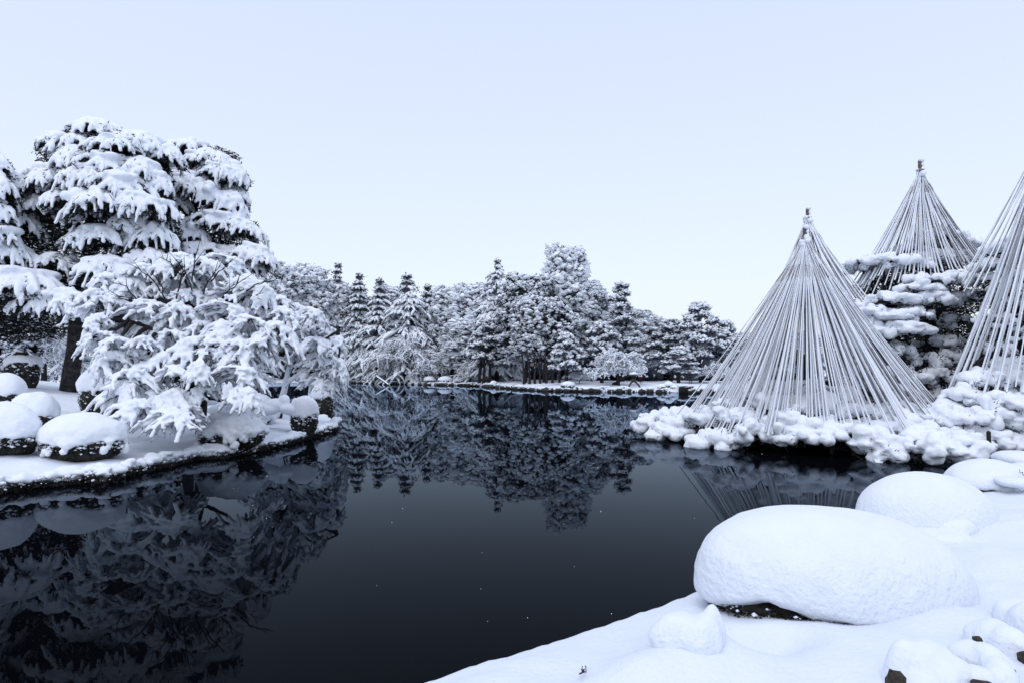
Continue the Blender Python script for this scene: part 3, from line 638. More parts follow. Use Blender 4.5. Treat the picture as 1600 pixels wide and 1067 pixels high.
tag(obj('bare_twig', g.mesh('bare_twig', M['twig'])), 'tiny dark twig poking out of the smooth snow near the bottom edge', 'twig')

# ragged grass and snow tufts along the left bank edge
def shore_tufts(name, pts, n, z0, h, sc, par=None):
    g = Geo(); gs = Geo(); pts = np.array(pts); seg = np.linalg.norm(np.diff(pts, axis=0), axis=1); cum = np.concatenate([[0], np.cumsum(seg)])
    u = rng.uniform(0, cum[-1], n); x = np.interp(u, cum, pts[:, 0]); y = np.interp(u, cum, pts[:, 1])
    x += rng.normal(0, .10, n); y += rng.normal(0, .10, n); z = z0+rng.uniform(0, h, n)
    D = np.stack([rng.normal(0, .6, n), -rng.uniform(.2, 1.2, n), rng.uniform(-.8, .5, n)], 1)
    slivers(g, np.stack([x, y, z], 1), D, rng.uniform(.5, 1.2, n)*sc, rng.uniform(.2, .4, n)*sc*.4)
    k = int(n*.12); j = rng.integers(0, n, k); r = (.006+.04*rng.uniform(0, 1, k)**2)*sc/.12
    clump = vnoise(np.stack([x[j]*2.2, y[j]*2.2, x[j]*0], 1)) > rng.uniform(-.5, .5, k); j = j[clump]; r = r[clump]; k = len(j)
    blobs(gs, np.stack([x[j], y[j]+rng.normal(.03, .07, k), np.abs(z[j])*.9+.06+z0*.3], 1), np.stack([r*1.5, r*1.5, r], 1), 1, .15)
    obj('shore_grass', g.mesh('shore_grass', M['leaf'], smooth=False), kind='stuff')
    obj('shore_snow_tufts', gs.mesh('shore_snow_tufts', M['snow']), kind='stuff')
shore_tufts('l', LSH[:-1], 11000, .0, .20, .12)
pts = np.array(LSH[:-1]); seg = np.linalg.norm(np.diff(pts, axis=0), axis=1); cum = np.concatenate([[0], np.cumsum(seg)]); n = 900
u = rng.uniform(0, cum[-1], n); x = np.interp(u, cum, pts[:, 0])+rng.normal(0, .05, n); off = rng.uniform(0, 1, n)
y = np.interp(u, cum, pts[:, 1])+.02+.30*off+.10*vnoise(np.stack([u*1.3, u*0, u*0], 1)); r = rng.uniform(.03, .10, n)*(1+.5*vnoise(np.stack([u*2.1, u*0+4, u*0], 1)))
gs = Geo(); blobs(gs, np.stack([x, y, .20+.10*off+.05*vnoise(np.stack([u*3, u*0, u*0], 1))], 1), np.stack([r*1.4, r*1.4, r*.9], 1), 2, .06)
snow_job('shore_snow_lip', gs, .034, None, (0, 0, 0), .035, 5.0, kind='stuff', it=3)

# ------------------------------------------------------------------ right-hand pines: clumped snow pads
def clumps(gs, gf, C, r, sq=.84):
    n = len(C)
    for k in range(3):
        off = rng.normal(0, 1, (n, 3))*np.array([.50, .50, .26])*r[:, None]; rr = r*rng.uniform(.3, .95, n)
        blobs(gs, C+off, np.stack([rr*rng.uniform(.85, 1.25, n), rr*rng.uniform(.85, 1.25, n), rr*sq*rng.uniform(.8, 1.15, n)], 1), 2, .05)
    m = 34; CC = np.repeat(C, m, 0); rr = np.repeat(r, m); d = rng.normal(size=(n*m, 3)); d[:, 2] = -np.abs(d[:, 2])*.7+.15; d /= np.linalg.norm(d, axis=1, keepdims=True)
    fl_ = rng.uniform(0, 1, n*m) < .14; d[fl_, 2] = np.abs(d[fl_, 2])+.2; p = CC+d*(rr*rng.uniform(.6, 1.16, n*m))[:, None]-np.array([0, 0, 1])*(rr*.42)[:, None]
    slivers(gf, p, d+rng.normal(0, .35, d.shape), rr*rng.uniform(.35, .75, n*m), rng.uniform(.018, .036, n*m))
def pine_raw(rx, ry, r0, dome, sp, drop, cov, sheet):
    n = max(3, int(PI*rx*ry/(sp*sp)*1.25)); a = rng.uniform(0, 2*PI, n); q = np.sqrt(rng.uniform(0, 1, n))
    C = np.stack([np.cos(a)*q*rx, np.sin(a)*q*ry, dome*(1-q**2)-drop*q**3+rng.normal(0, .05, n)], 1)
    gs, gf, gt = Geo(), Geo(), Geo(); r = r0*rng.uniform(.55, 1.25, n)
    if sheet:
        nb = 6; a = rng.uniform(0, 2*PI, nb); q = np.sqrt(rng.uniform(0, 1, nb))*.75
        B = np.stack([np.cos(a)*q*rx, np.sin(a)*q*ry, dome*(1-q**2)-drop*q**3-.08+rng.normal(0, .04, nb)], 1); blobs(gs, B, np.stack([rng.uniform(.28, .45, nb), rng.uniform(.28, .45, nb), rng.uniform(.12, .2, nb)], 1), 2, .06)
    keep = rng.uniform(0, 1, n) < cov
    if not keep.any(): keep[0] = True
    clumps(gs, gf, C[keep], r[keep])
    if (~keep).any():
        CC = np.repeat(C[~keep], 40, 0); d = rng.normal(size=(len(CC), 3))*r0*.7; slivers(gf, CC+d, rng.normal(size=d.shape), rng.uniform(.1, .2, len(CC)), .03)
    t = np.linspace(0, 1, 5)[:, None]; c0 = np.array([0, 0, -.12]); sp_ = [c0*(1-t)+(c-np.array([0, 0, r0*.5]))*t for c in C[:10]]; tubes(gt, np.array(sp_), np.repeat(np.linspace(.035, .015, 5)[None], len(sp_), 0), 5)
    return gs, gt, gf
def pine_bough(root, cx, cy, cz, rx, ry, r0, voxel=.042, dome=.25, sp=.42, limb=None, drop=.12, amp=.03, cov=1.0, sheet=False, nvar=4):
    cls = min((.6, .74, 1.0), key=lambda v: abs(v-rx)); cv = 1.0 if cov > .9 else (.75 if cov > .65 else .5); r0c = round(r0/.03)*.03
    def build():
        gs, gt, gf = pine_raw(cls, cls*.8, r0c, dome, sp, drop, cv, sheet); return two_mat_mesh(gt, gf), gs, voxel, amp, 5.0, 2
    f = rx/cls; m = rng.choice([-1, 1])
    place(root, ('pine', cls, cv, r0c, round(drop, 2), sheet, int(rng.integers(0, nvar))), build, (cx, cy, cz), (0, 0, rng.choice([0, PI])+rng.uniform(-.4, .4)), (f*m, ry/(cls*.8)*.5+f*.5, rng.uniform(.9, 1.15)))
    if limb is not None: limb_to(root, np.array(limb, float), np.array([cx, cy, cz-.12]), .08)
# pine A: low platform over the water
A0 = np.array((9.6, 21.0, .35))
pa = thing('pine_tree', A0, 'low spreading pine over the water inside the nearest rope cone, lumpy snow on its branches', 'pine', 'pines held by rope cones')
trunk(pa, [A0, (9.3, 20.9, 1.4), (9.55, 21.0, 2.3), (9.4, 21.0, 3.0)], (.24, .12))
trunk(pa, [(9.3, 20.9, 1.0), (8.2, 20.6, 1.5), (7.2, 21.0, 1.35)], (.14, .08), name='limb')
trunk(pa, [(9.4, 21, 1.6), (10.6, 21.2, 2.0), (11.6, 20.6, 1.6)], (.13, .07), name='limb')
APOLY = [(4.7, 23.2), (5.6, 21.3), (7.2, 19.6), (8.6, 18.3), (9.6, 17.1), (10.6, 16.7), (11.2, 16.7), (11.5, 17.5), (12.2, 18.6), (14.2, 19.2), (16.6, 19.6), (16.6, 20.8), (13.8, 21.6), (11.5, 25), (8, 26), (5.6, 24.8)]
gx, gy = np.meshgrid(np.arange(4.5, 17.2, .95), np.arange(16.6, 25.4, .95)); gx = gx.ravel()+rng.uniform(-.25, .25, gx.size); gy = gy.ravel()+rng.uniform(-.25, .25, gy.size)
dd = poly_sd(gx, gy, APOLY)
for x, y, d in zip(gx, gy, dd):
    if d > (-.15 if x > 6.2 else .12):
        dc = math.hypot((x-9.4)/3.2, (y-21)/3.2)
        z = .70+1.0*max(0, 1-dc) - .42*max(0, 1-max(d, 0)/.9)+.20*float(vnoise(np.array([[x*.9, y*.9, 0.]]))[0])+rng.uniform(-.05, .05)
        pine_bough(pa, x, y, z, .74, .74, .27, sp=.31, limb=(9.4+(x-9.4)*.4, 21+(y-21)*.4, z-.3), drop=.28 if d < .6 else .04, cov=.98, dome=.16, amp=.085, sheet=True, nvar=6)
for x, y, z, r in [(8.9, 21.6, 1.5, .6), (10.2, 21.5, 1.6, .6), (9.4, 22.3, 2.0, .6), (8.2, 21.9, 1.25, .6), (10.9, 21.7, 1.4, .6), (7.6, 22.5, 1.1, .6), (11.6, 22, 1.2, .6), (9.3, 21.6, 2.9, .4), (9.9, 22.2, 2.6, .4)]:
    pine_bough(pa, x, y, z, r, r*.7, .17, sp=.36, limb=(9.4, 21, z-.3), cov=.6)
# posts that carry the low branches, standing in the water
pg = 'wooden props under the low pine branches'
POSTLAB = ['leftmost dark wooden prop under the low snowy pine branches', 'second dark prop from the left tip of the low pine', 'left of three close props under the middle of the low pine', 'middle of three close props under the low pine', 'right of three close props under the low pine',
           'dark prop just right of the three close ones', 'dark prop half way between the three close ones and the right tip', 'dark prop below the fullest snow heap of the low pine', 'dark prop behind the right tip of the low pine', 'prop at the very right tip of the low pine', 'slim prop in the black shade under the right edge pine', 'prop standing in front of the third snow dome', 'rightmost prop under the right edge pine']
post_px = [(1068, 672), (1082, 690), (1190, 690), (1214, 698), (1235, 700), (1296, 712), (1330, 715), (1372, 722), (1416, 712), (1448, 722), (1548, 688), (1540, 718), (1585, 690)]
for i, (px, py) in enumerate(post_px):
    b0 = G(px, py, 0); b0[1] += .5; b0[0] = (px-800)/1000*b0[1]
    g = Geo(); h = .45 if px < 1500 else .7
    tubes(g, np.array([[(0, 0, -.7), (0.01, 0, .1), (.02, .01, h*.6), (.01, 0, h)]]), np.array([[.062, .06, .055, .055]]), 9)
    o = obj('wooden_prop', g.mesh('wooden_prop', M['timber']), loc=b0)
    tag(o, POSTLAB[i], 'prop', pg)

# pines B and C
def pads_px(root, items, r0, sp, limbs, cov=1.0, ryf=.75, voxel=.045):
    for it in items:
        px, py, Y, hw = it[:4]; cv = it[4] if len(it) > 4 else cov
        s = Y/1000; c = P(px, py, Y); rx = hw*s; L = limbs[np.argmin(np.linalg.norm(limbs-c, axis=1))]
        pine_bough(root, c[0], c[1], c[2]-r0*.6, rx, rx*ryf, r0, sp=sp, limb=L, cov=cv, dome=.16, voxel=voxel, amp=.085, sheet=cv > .75)
B0 = np.array(P(1452, 600, 26.5)); B0[2] = .6
pb = thing('pine_tree', B0, 'tall layered pine right of the nearest rope cone, rounded clumps of snow on dark needles', 'pine', 'pines held by rope cones')
l1 = trunk(pb, [B0, P(1445, 560, 26.4), P(1455, 500, 26.4), P(1448, 440, 26.3), P(1445, 370, 26.3)], (.3, .1))
l2 = trunk(pb, [P(1450, 540, 26.4), P(1415, 500, 26), P(1385, 480, 25.6)], (.16, .08), name='limb'); l3 = trunk(pb, [P(1452, 500, 26.4), P(1490, 470, 26), P(1510, 440, 26)], (.14, .07), name='limb')
BP = [(1345, 408, 25.6, 28), (1378, 402, 25.2, 30), (1415, 405, 25.2, 32), (1448, 395, 25.3, 28), (1470, 362, 26, 32), (1498, 376, 26, 26), (1440, 372, 26.4, 26), (1420, 385, 26, 24), (1500, 398, 25.8, 22),
      (1462, 432, 24.9, 38), (1496, 430, 24.9, 32), (1428, 448, 24.8, 36), (1392, 462, 24.8, 34), (1350, 478, 25, 28), (1378, 486, 24.5, 36), (1418, 486, 24.5, 34), (1515, 458, 24.9, 22), (1452, 462, 24.6, 34), (1348, 500, 24.6, 24), (1402, 506, 24.3, 34), (1432, 508, 24.3, 22),
      (1370, 508, 24.4, 24), (1400, 548, 24.8, 42, .55), (1442, 560, 24.9, 40, .6), (1380, 572, 24.5, 36, .6), (1465, 580, 24.7, 38, .6), (1420, 590, 24.4, 36, .7), (1402, 606, 24.2, 28, .8), (1482, 570, 24.9, 34, .6), (1440, 612, 24.4, 30, .8), (1370, 600, 24.3, 34, .7), (1500, 545, 25.2, 34, .4), (1500, 495, 25.4, 30, .5), (1470, 530, 25.6, 44, .25)]
BP = [(a[0], a[1], a[2]-(.8 if a[1] >= 428 else 0))+tuple(a[3:]) for a in BP]
pads_px(pb, BP, .225, .30, np.concatenate([l1, l2, l3]))
dark_mass(pb, [(1430, 430, 27.3, 80, 18), (1440, 480, 27.2, 90, 35), (1430, 530, 27, 95, 35), (1440, 580, 26.8, 90, 30), (1370, 450, 26.6, 40, 14), (1480, 400, 26.8, 50, 20)], snow=.05, dens=1.1)
C0 = np.array(P(1610, 600, 22)); C0[2] = .55
pc = thing('pine_tree', C0, 'pine at the right edge inside the cropped rope cone, snow clumps down to the water', 'pine', 'pines held by rope cones')
l1 = trunk(pc, [C0, P(1600, 560, 22), P(1612, 480, 22), P(1600, 380, 22)], (.26, .1)); l2 = trunk(pc, [P(1602, 560, 22), P(1560, 545, 21.5), P(1520, 570, 21)], (.12, .06), name='limb')
CP = [(1562, 385, 22.6, 24), (1592, 372, 22.6, 28), (1548, 410, 22.6, 22), (1590, 420, 22, 34, .7), (1570, 450, 22, 34, .5), (1600, 470, 21.8, 36, .5), (1560, 500, 21.8, 34, .55), (1595, 520, 21.6, 36, .6), (1555, 545, 21.6, 32, .55), (1590, 562, 21, 36, .8),
      (1535, 585, 20.2, 34), (1565, 582, 20, 36), (1598, 590, 20, 36), (1505, 612, 20, 32), (1540, 622, 19.6, 36), (1580, 620, 19.4, 38), (1612, 625, 19.4, 40), (1480, 632, 20, 28), (1462, 640, 19.6, 28), (1495, 648, 19.2, 28), (1522, 640, 19.4, 26), (1560, 645, 19.2, 30), (1600, 648, 19.2, 30), (1640, 560, 20.5, 50), (1640, 640, 19.5, 40), (1650, 470, 21.5, 45), (1640, 400, 22.4, 40)]
pads_px(pc, CP, .21, .30, np.concatenate([l1, l2]))
dark_mass(pc, [(1600, 400, 23, 50, 25), (1590, 460, 22.8, 60, 35), (1580, 520, 22.6, 70, 35), (1570, 580, 22, 80, 30), (1620, 620, 21.5, 90, 22)], snow=.06, dens=1.0)

# ------------------------------------------------------------------ rope cones (winter protection)
def rope_mesh(seed):
    r_ = np.random.default_rng(seed); n = 15; t = np.linspace(0, 1, n); pts = np.stack([.0*t, .0*t, t], 1)
    g = Geo(); pts[:, 0] = -r_.uniform(2.0, 5.0)*4*t*(1-t)*(1-.25*(1-t)); rr = np.interp(t, [0, .12, .5, 1], [.55, .75, .95, 1.1])*r_.uniform(.82, 1.15, n); sides = 7
    a = np.arange(sides)*2*PI/sides
    V = np.stack([pts[:, 0:1]+rr[:, None]*np.cos(a), rr[:, None]*np.sin(a), pts[:, 2:3]+0*a[None]], 2).reshape(-1, 3)
    i = np.arange(n-1)[:, None]; j = np.arange(sides)[None]; jn = (j+1) % sides
    F = [np.stack([i*sides+j, i*sides+jn, (i+1)*sides+jn, (i+1)*sides+j], -1).reshape(-1, 4)]
    # ring order: cos->U, sin->W ; material by side
    me = mk_mesh('rope', V, F, [M['rope'], M['snow']], True)
    mi = []
    for p in me.polygons:
        c = p.center; xc = np.interp(c.z, t, pts[:, 0]); hit = c.x-xc > -.45 + r_.uniform(-.25, .25)
        if c.z < .2 and r_.uniform() < .5: hit = c.x-xc > .3
        mi.append(1 if hit else 0)
    me.polygons.foreach_set('material_index', np.array(mi, np.int32)); return me
ROPES = [rope_mesh(k) for k in range(6)]
def rope_cone(label, apex, base, ends, r, tip=.35, pole_r=.085):
    root = thing('rope_cone', base, label, 'rope cone', 'rope cones over the pines'); R0 = np.array(root.location)
    g = Geo(); pts = np.array([base, base*.5+apex*.5, apex, apex+np.array([.0, 0, tip])]); tubes(g, pts[None]-R0, np.array([[pole_r, pole_r*.95, pole_r*.85, pole_r*.8]]), 10)
    obj('pole', g.mesh('pole', M['bamboo']), root)
    g = Geo(); n = 9; a = rng.uniform(0, 2*PI, n)
    C = np.concatenate([np.stack([np.cos(a)*.08, np.sin(a)*.08, rng.uniform(-.25, .02, n)], 1), [[.03, -.02, tip+.02], [.05, 0, tip*.6], [.06, .02, tip*.3]]])+apex-R0
    blobs(g, C, np.concatenate([rng.uniform(.07, .13, n), [pole_r*1.1, pole_r*.95, pole_r]]), 2, .12)
    obj('snow_cap', g.mesh('snow_cap', M['snow']), root)
    g = Geo(); tubes(g, np.array([[(math.cos(q)*pole_r*1.35, math.sin(q)*pole_r*1.35, -.02+.0*q) for q in np.linspace(0, 2*PI, 9)]])+(apex-R0), np.full((1, 9), .028), 5)
    obj('binding', g.mesh('binding', M['rope']), root)
    for i, e in enumerate(ends):
        top = apex + np.array([rng.uniform(-.06, .06), rng.uniform(-.06, .06), rng.uniform(-.12, 0)])
        d = np.array(e)-top; L = np.linalg.norm(d); z = d/L
        up = np.array([0, 0, 1.]); x = up-z*(up@z); x /= np.linalg.norm(x); y = np.cross(z, x)
        k = r*rng.uniform(.75, 1.2)
        m = Matrix(((x[0]*k, y[0]*k, z[0]*L, top[0]-R0[0]), (x[1]*k, y[1]*k, z[1]*L, top[1]-R0[1]), (x[2]*k, y[2]*k, z[2]*L, top[2]-R0[2]), (0, 0, 0, 1)))
        o = bpy.data.objects.new('rope', ROPES[i % 6]); COL.objects.link(o); o.parent = root; o.matrix_local = m
def ring(cx, cy, z, rx, ry, n, a0=0, a1=2*PI, zj=.1, rj=.12):
    a = np.linspace(a0, a1, n, endpoint=False)+rng.normal(0, .03, n); q = 1+rng.uniform(-rj, rj*.4, n)
    return np.stack([cx+np.cos(a)*rx*q, cy+np.sin(a)*ry*q, z+rng.uniform(-zj, zj, n)], 1)
ap = P(1258, 372, 20.6); bs = np.array((ap[0], 20.6, .5))
ends = []
for e in ring(9.6, 20.9, .85, 4.3, 3.6, 245, zj=.0, rj=.26):
    for _ in range(6):
        if poly_sd(e[0:1], e[1:2], APOLY)[0] < .35: e[:2] += (np.array([9.4, 20.8])-e[:2])*.05
    dc = math.hypot((e[0]-9.4)/3.2, (e[1]-21)/3.2); e[2] = .50+.85*max(0, 1-dc)
    ends.append(e)
for e in ring(9.5, 20.9, 1.0, 2.4, 2.0, 50, zj=.0, rj=.3): e[2] = 1.1; ends.append(e)
rope_cone('nearest and widest cone of snow-coated ropes, spread over the low pine', ap, bs, ends, .0215, tip=.32)
ap = P(1262, 340, 25.5); bs = np.array((ap[0], 25.5, .6))
ends = list(ring(ap[0]+.1, 25.6, 4.2, 2.7, 2.4, 56, zj=.25, rj=.15))
for e in ends:
    if e[0] < ap[0]: e[2] = 2.6
    else: e[2] = 5.1-.5*(e[0]-ap[0])+rng.uniform(-.2, .3)
rope_cone('thin brownish rope cone directly behind the nearest one, tip just above it', ap, bs, ends, .03, tip=.34)
ap = P(1438, 266, 25.2); bs = np.array((ap[0], 25.6, .8))
ends = []
for i, a in enumerate(np.linspace(0, 2*PI, 110, endpoint=False)):
    x = ap[0]+math.cos(a)*2.45; y = 25.6+math.sin(a)*1.25
    z = 6.3+.5*math.cos(a)+rng.uniform(-.35, .2)
    if i % 4 == 1: z -= rng.uniform(.8, 1.8); x += math.cos(a)*.55; y += math.sin(a)*.2
    ends.append((x, y, z))
rope_cone('tall rope cone in the background over the layered pine, tip highest in view', ap, bs, ends, .025, tip=.36, pole_r=.10)
ap = P(1652, 165, 20.5); bs = np.array((ap[0], 20.8, .6))
ends = []
for i, a in enumerate(np.linspace(0, 2*PI, 130, endpoint=False)):
    rr_ = rng.uniform(.82, 1.0); x = ap[0]-.1+math.cos(a)*3.6*rr_; y = 20.4+math.sin(a)*2.6*rr_; z = 1.7+rng.uniform(-.2, .25)
    if i % 3 == 1 and math.sin(a) > -.2: x = ap[0]+math.cos(a)*2.9; z = 5.4+rng.uniform(-.5, .5)
    ends.append((x, y, z))
rope_cone('rope cone cut off by the right edge of the photo, its tip outside the frame', ap, bs, ends, .025)

# ------------------------------------------------------------------ far bank trees
_FS = np.array([(380, 599.5), (470, 598), (535, 597.5), (600, 599), (660, 600.5), (735, 602), (775, 604.5), (800, 607), (850, 610.5), (900, 611), (960, 612), (1000, 612), (1060, 613), (1130, 613.5)]).T
TREES = {}
def shore_Y(px): return 2400/(float(np.interp(px, *_FS))-578)
def far_tree(px, top, hw, Y, kind, label, zf=far_z, dens=1.0, low=None, lean=0, seed=0, snow=1.0):
    if zf is far_z: Y = max(Y, shore_Y(px)+(2.2 if kind == 'weep' else 4.0)+(Y-80)*.04)
    s = Y/1000.; x = (px-800)/1000*Y; zb = zf(x, Y); T = P(px, top, Y); H = T[2]-zb; w = hw*s; q = Y/85.
    names = {'cedar': 'cedar_tree', 'round': 'evergreen_tree', 'pine': 'pine_tree', 'weep': 'weeping_tree', 'spire': 'conifer_tree', 'bush': 'shrub'}
    root = thing(names[kind], (x, Y, zb), label, 'tree', GROUP)
    key = (kind, snow < .9, Y > 60); pool = TREES.setdefault(key, []); lim = {'round': 4 if snow > .9 else 2, 'cedar': 3, 'spire': 2, 'pine': 3, 'weep': 2}[kind] if Y > 60 else 1
    if len(pool) >= lim:
        w0, H0, parts = min(pool, key=lambda e: abs(math.log((e[0]/e[1])/(w/H)))+rng.uniform(0, .25)); m_ = rng.choice([-1, 1])
        for nm, me, kd in parts:
            o = obj(nm, me, root, kind=kd); o.scale = (w/w0*m_, w/w0, H/H0); o.rotation_euler = (0, 0, rng.uniform(0, 2*PI))
        rz = rng.uniform(0, 2*PI)
        for o in root.children: o.rotation_euler = (0, 0, rz)
        return root
    R0 = np.array((x, Y, zb)); gs, gf, gt = Geo(), Geo(), Geo()
    cb = .18*H if low is None else low*H   # crown base
    if kind != 'bush':
        n = 8; t = np.linspace(0, 1, n); tr = np.stack([lean*H*.05*np.sin(t*2.2)+rng.normal(0, .08, n)*t, rng.normal(0, .08, n)*t, t*H*.8], 1)
        tubes(gt, tr[None], np.linspace(.012*H+.13, .05, n)[None], 8)
    def leafs(C, n, sp, sz):
        if n <= 0: return
        CC = np.repeat(C, n, 0); d = rng.normal(size=CC.shape); slivers(gf, CC+d*sp, rng.normal(size=CC.shape), sz*rng.uniform(.6, 1.4, len(CC)), sz*rng.uniform(.25, .5, len(CC)))
    def flecks(C, r, fl=.6):
        blobs(gs, C, np.stack([r*rng.uniform(.8, 1.5, len(r)), r*rng.uniform(.8, 1.3, len(r)), r*fl], 1), 0, .22, tilt=rng.normal(0, .25, (len(r), 2)))
    if kind in ('cedar', 'spire'):
        nt_ = int(H/(.85*q)) if kind == 'cedar' else int(H/(.7*q)); SP, SR = [], []; LC = []
        for k in range(nt_):
            f = (k+rng.uniform(0, .5))/nt_; z = cb+(H-cb)*f; R = w*(1-f)**(.75 if kind == 'cedar' else .8)*rng.uniform(.7, 1.25)+.15
            na = int(7+R*3.0)
            for a in rng.uniform(0, 2*PI, na):
                L = R*rng.uniform(.6, 1.1); dr = L*rng.uniform(.25, .6)+.1; up = L*.15
                t = np.linspace(.15, 1, 5)[:, None]
                c = np.array([0, 0, z+.3])+np.array([math.cos(a), math.sin(a), 0])*L*t+np.array([0, 0, 1])*(up*t-dr*t*t)
                SP.append(c); SR.append(np.array([.13, .20, .23, .20, .10])*q*rng.uniform(.7, 1.3, 5)*(.8+.12*R))
                LC.append(c[2:]-np.array([0, 0, .18*q])); LC.append(c[:3]-np.array([0, 0, .3*q]))
                for j in range(3):
                    i0 = rng.integers(1, 5); a2 = a+rng.choice([-1, 1])*rng.uniform(.5, 1.1); l = L*rng.uniform(.2, .38)
                    c2 = c[i0]+np.array([math.cos(a2), math.sin(a2), 0])*l*t+np.array([0, 0, -1])*(l*.7*t*t)
                    SP.append(c2); SR.append(np.array([.12, .16, .16, .14, .06])*q*rng.uniform(.7, 1.3, 5)); LC.append(c2[1::2]-np.array([0, 0, .12*q]))
        keep = rng.uniform(0, 1, len(SP)) < .92*snow
        tubes(gs, np.array(SP)[keep], np.array(SR)[keep], 5, .8)
        leafs(np.concatenate(LC), 2 if kind == 'cedar' else 1, .18*q, .36*q)
    elif kind in ('round', 'bush'):
        nl = 26 if kind == 'round' else 4
        cz = (cb+H)/2 if kind == 'round' else H*.5; hz = (H-cb)/2 if kind == 'round' else H*.5
        for k in range(nl):
            f = (k+.5)/nl; zz = -1+2*f; rad = math.sqrt(max(0, 1-zz*zz*.8)); a = k*2.4+rng.uniform(-.5, .5)
            lr = (.36*w if kind == 'round' else .5*w)*rng.uniform(.75, 1.2); lz = lr*rng.uniform(.55, .85)
            c = np.array([math.cos(a)*(w-lr*.6)*rad*.8, math.sin(a)*(w-lr)*rad*.8, cz+zz*(hz-lz*.5)])
            V, F = ICO[2]; gf.add(V*np.array([lr, lr, lz])*.6*(1+.15*rng.uniform(-1, 1, (len(V), 1)))+c, T=F)
            n = int(dens*62*(lr/q)**1.6)+22; v = rng.normal(size=(n, 3)); v /= np.linalg.norm(v, axis=1, keepdims=True)
            pts = c+v*np.array([lr, lr, lz])*rng.uniform(.8, 1.08, (n, 1)); leafs(pts, 4, .17*q, .34*q)
            prob = np.clip(.85+.5*v[:, 2], .3, 1)*snow; m = rng.uniform(0, 1, n) < prob
            pm = pts[m]; nn = len(pm)
            if nn:
                pm = np.concatenate([pm+rng.normal(0, .15*q, pm.shape) for _ in range(3)])+np.array([0, 0, .08*q]); flecks(pm, (.13+.34*rng.uniform(0, 1, len(pm))**1.6)*q, .6)
    elif kind == 'pine':
        npad = int(9+w*2.4)
        for k in range(npad):
            f = (k+rng.uniform(0, .8))/npad; z = cb+(H-cb)*f; R = w*(1-f**2.2*.75); a = k*2.4+rng.uniform(-.6, .6); pr = w*rng.uniform(.28, .46)*(1-.35*f)
            off = (R-pr*.8)*rng.uniform(.35, 1.0)*(0 if k == npad-1 else 1); c = np.array([math.cos(a)*off, math.sin(a)*off, z-.25])
            tubes(gt, (np.array([0, 0, z-.9])*(1-np.linspace(0, 1, 4)[:, None])+c*np.linspace(0, 1, 4)[:, None])[None], np.array([[.10, .08, .06, .04]])*q, 5)
            n = int(dens*26*(pr/q)**1.5)+12; aa = rng.uniform(0, 2*PI, n); qq = np.sqrt(rng.uniform(0, 1, n))
            pts = c+np.stack([np.cos(aa)*qq*pr*1.15, np.sin(aa)*qq*pr, .3*pr*(1-qq**2)-.12*pr*qq**3+rng.normal(0, .05, n)], 1)
            leafs(pts-np.array([0, 0, .24*q]), 10, .15*q, .34*q)
            pm = np.concatenate([pts+rng.normal(0, .12*q, pts.shape) for _ in range(2)]); flecks(pm, rng.uniform(.12, .32, len(pm))*q, .62)
    elif kind == 'weep':
        nb = int(46*dens); SP, SR = [], []; FLK = []
        for k in range(nb):
            a = rng.uniform(0, 2*PI); L = w*rng.uniform(.2, 1.0)**.8; zt = H*(1-.5*(L/w)**2)*rng.uniform(.55, 1.0)
            t = np.linspace(0, 1, 7)[:, None]; c = np.array([0, 0, H*.35])+np.array([math.cos(a), math.sin(a), 0])*L*t+np.array([0, 0, 1])*((zt-H*.35)*np.sin(np.clip(t*1.25, 0, 1)*PI/2)-H*.10*t**3)
            c = c+rng.normal(0, .10*q, c.shape)*t
            SP.append(c); SR.append(np.linspace(.07, .035, 7)*q*rng.uniform(.6, 1.2, 7))
            for j in range(16):
                i0 = rng.integers(1, 7); a2 = a+rng.uniform(-1.6, 1.6); l = w*rng.uniform(.05, .22); dn = rng.uniform(-.3, 1.1)*l+.07*H*rng.uniform(0, 1)**2
                c2 = c[i0]+np.array([math.cos(a2), math.sin(a2), 0])*l*t+np.array([0, 0, -1])*dn*t**1.7+rng.normal(0, .05*q, (7, 3))*t
                SP.append(c2); SR.append(np.array([.06, .07, .065, .07, .06, .055, .03])*q*rng.uniform(.5, 1.5, 7)); FLK.append(c2[::2])
        SP = np.array(SP); SR = np.array(SR); ok = (SP[:, :, 2] > .1).all(1); SP = SP[ok]; SR = SR[ok]
        tubes(gs, SP[:, ::2], SR[:, ::2], 4, .8); SP = SP[::6]; SR = SR[::6]; tubes(gt, SP-np.array([0, 0, .08*q]), SR*.6, 3)
        FLK = np.concatenate(FLK)+rng.normal(0, .08*q, (len(np.concatenate(FLK)), 3)); FLK[:, 2] = np.maximum(FLK[:, 2], .2); flecks(FLK, rng.uniform(.05, .13, len(FLK))*q, .7)
    parts = []
    if gt.n: parts.append(('trunk', gt.mesh('trunk', M['bark'], (0, 0, 0)), None))
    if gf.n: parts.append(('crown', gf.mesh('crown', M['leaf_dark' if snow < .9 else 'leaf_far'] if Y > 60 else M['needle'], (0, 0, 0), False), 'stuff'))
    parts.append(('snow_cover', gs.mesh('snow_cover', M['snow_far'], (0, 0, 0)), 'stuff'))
    for nm, me, kd in parts: obj(nm, me, root, kind=kd)
    pool.append((w, H, parts))
    return root
GROUP = 'snowy trees along the far bank'
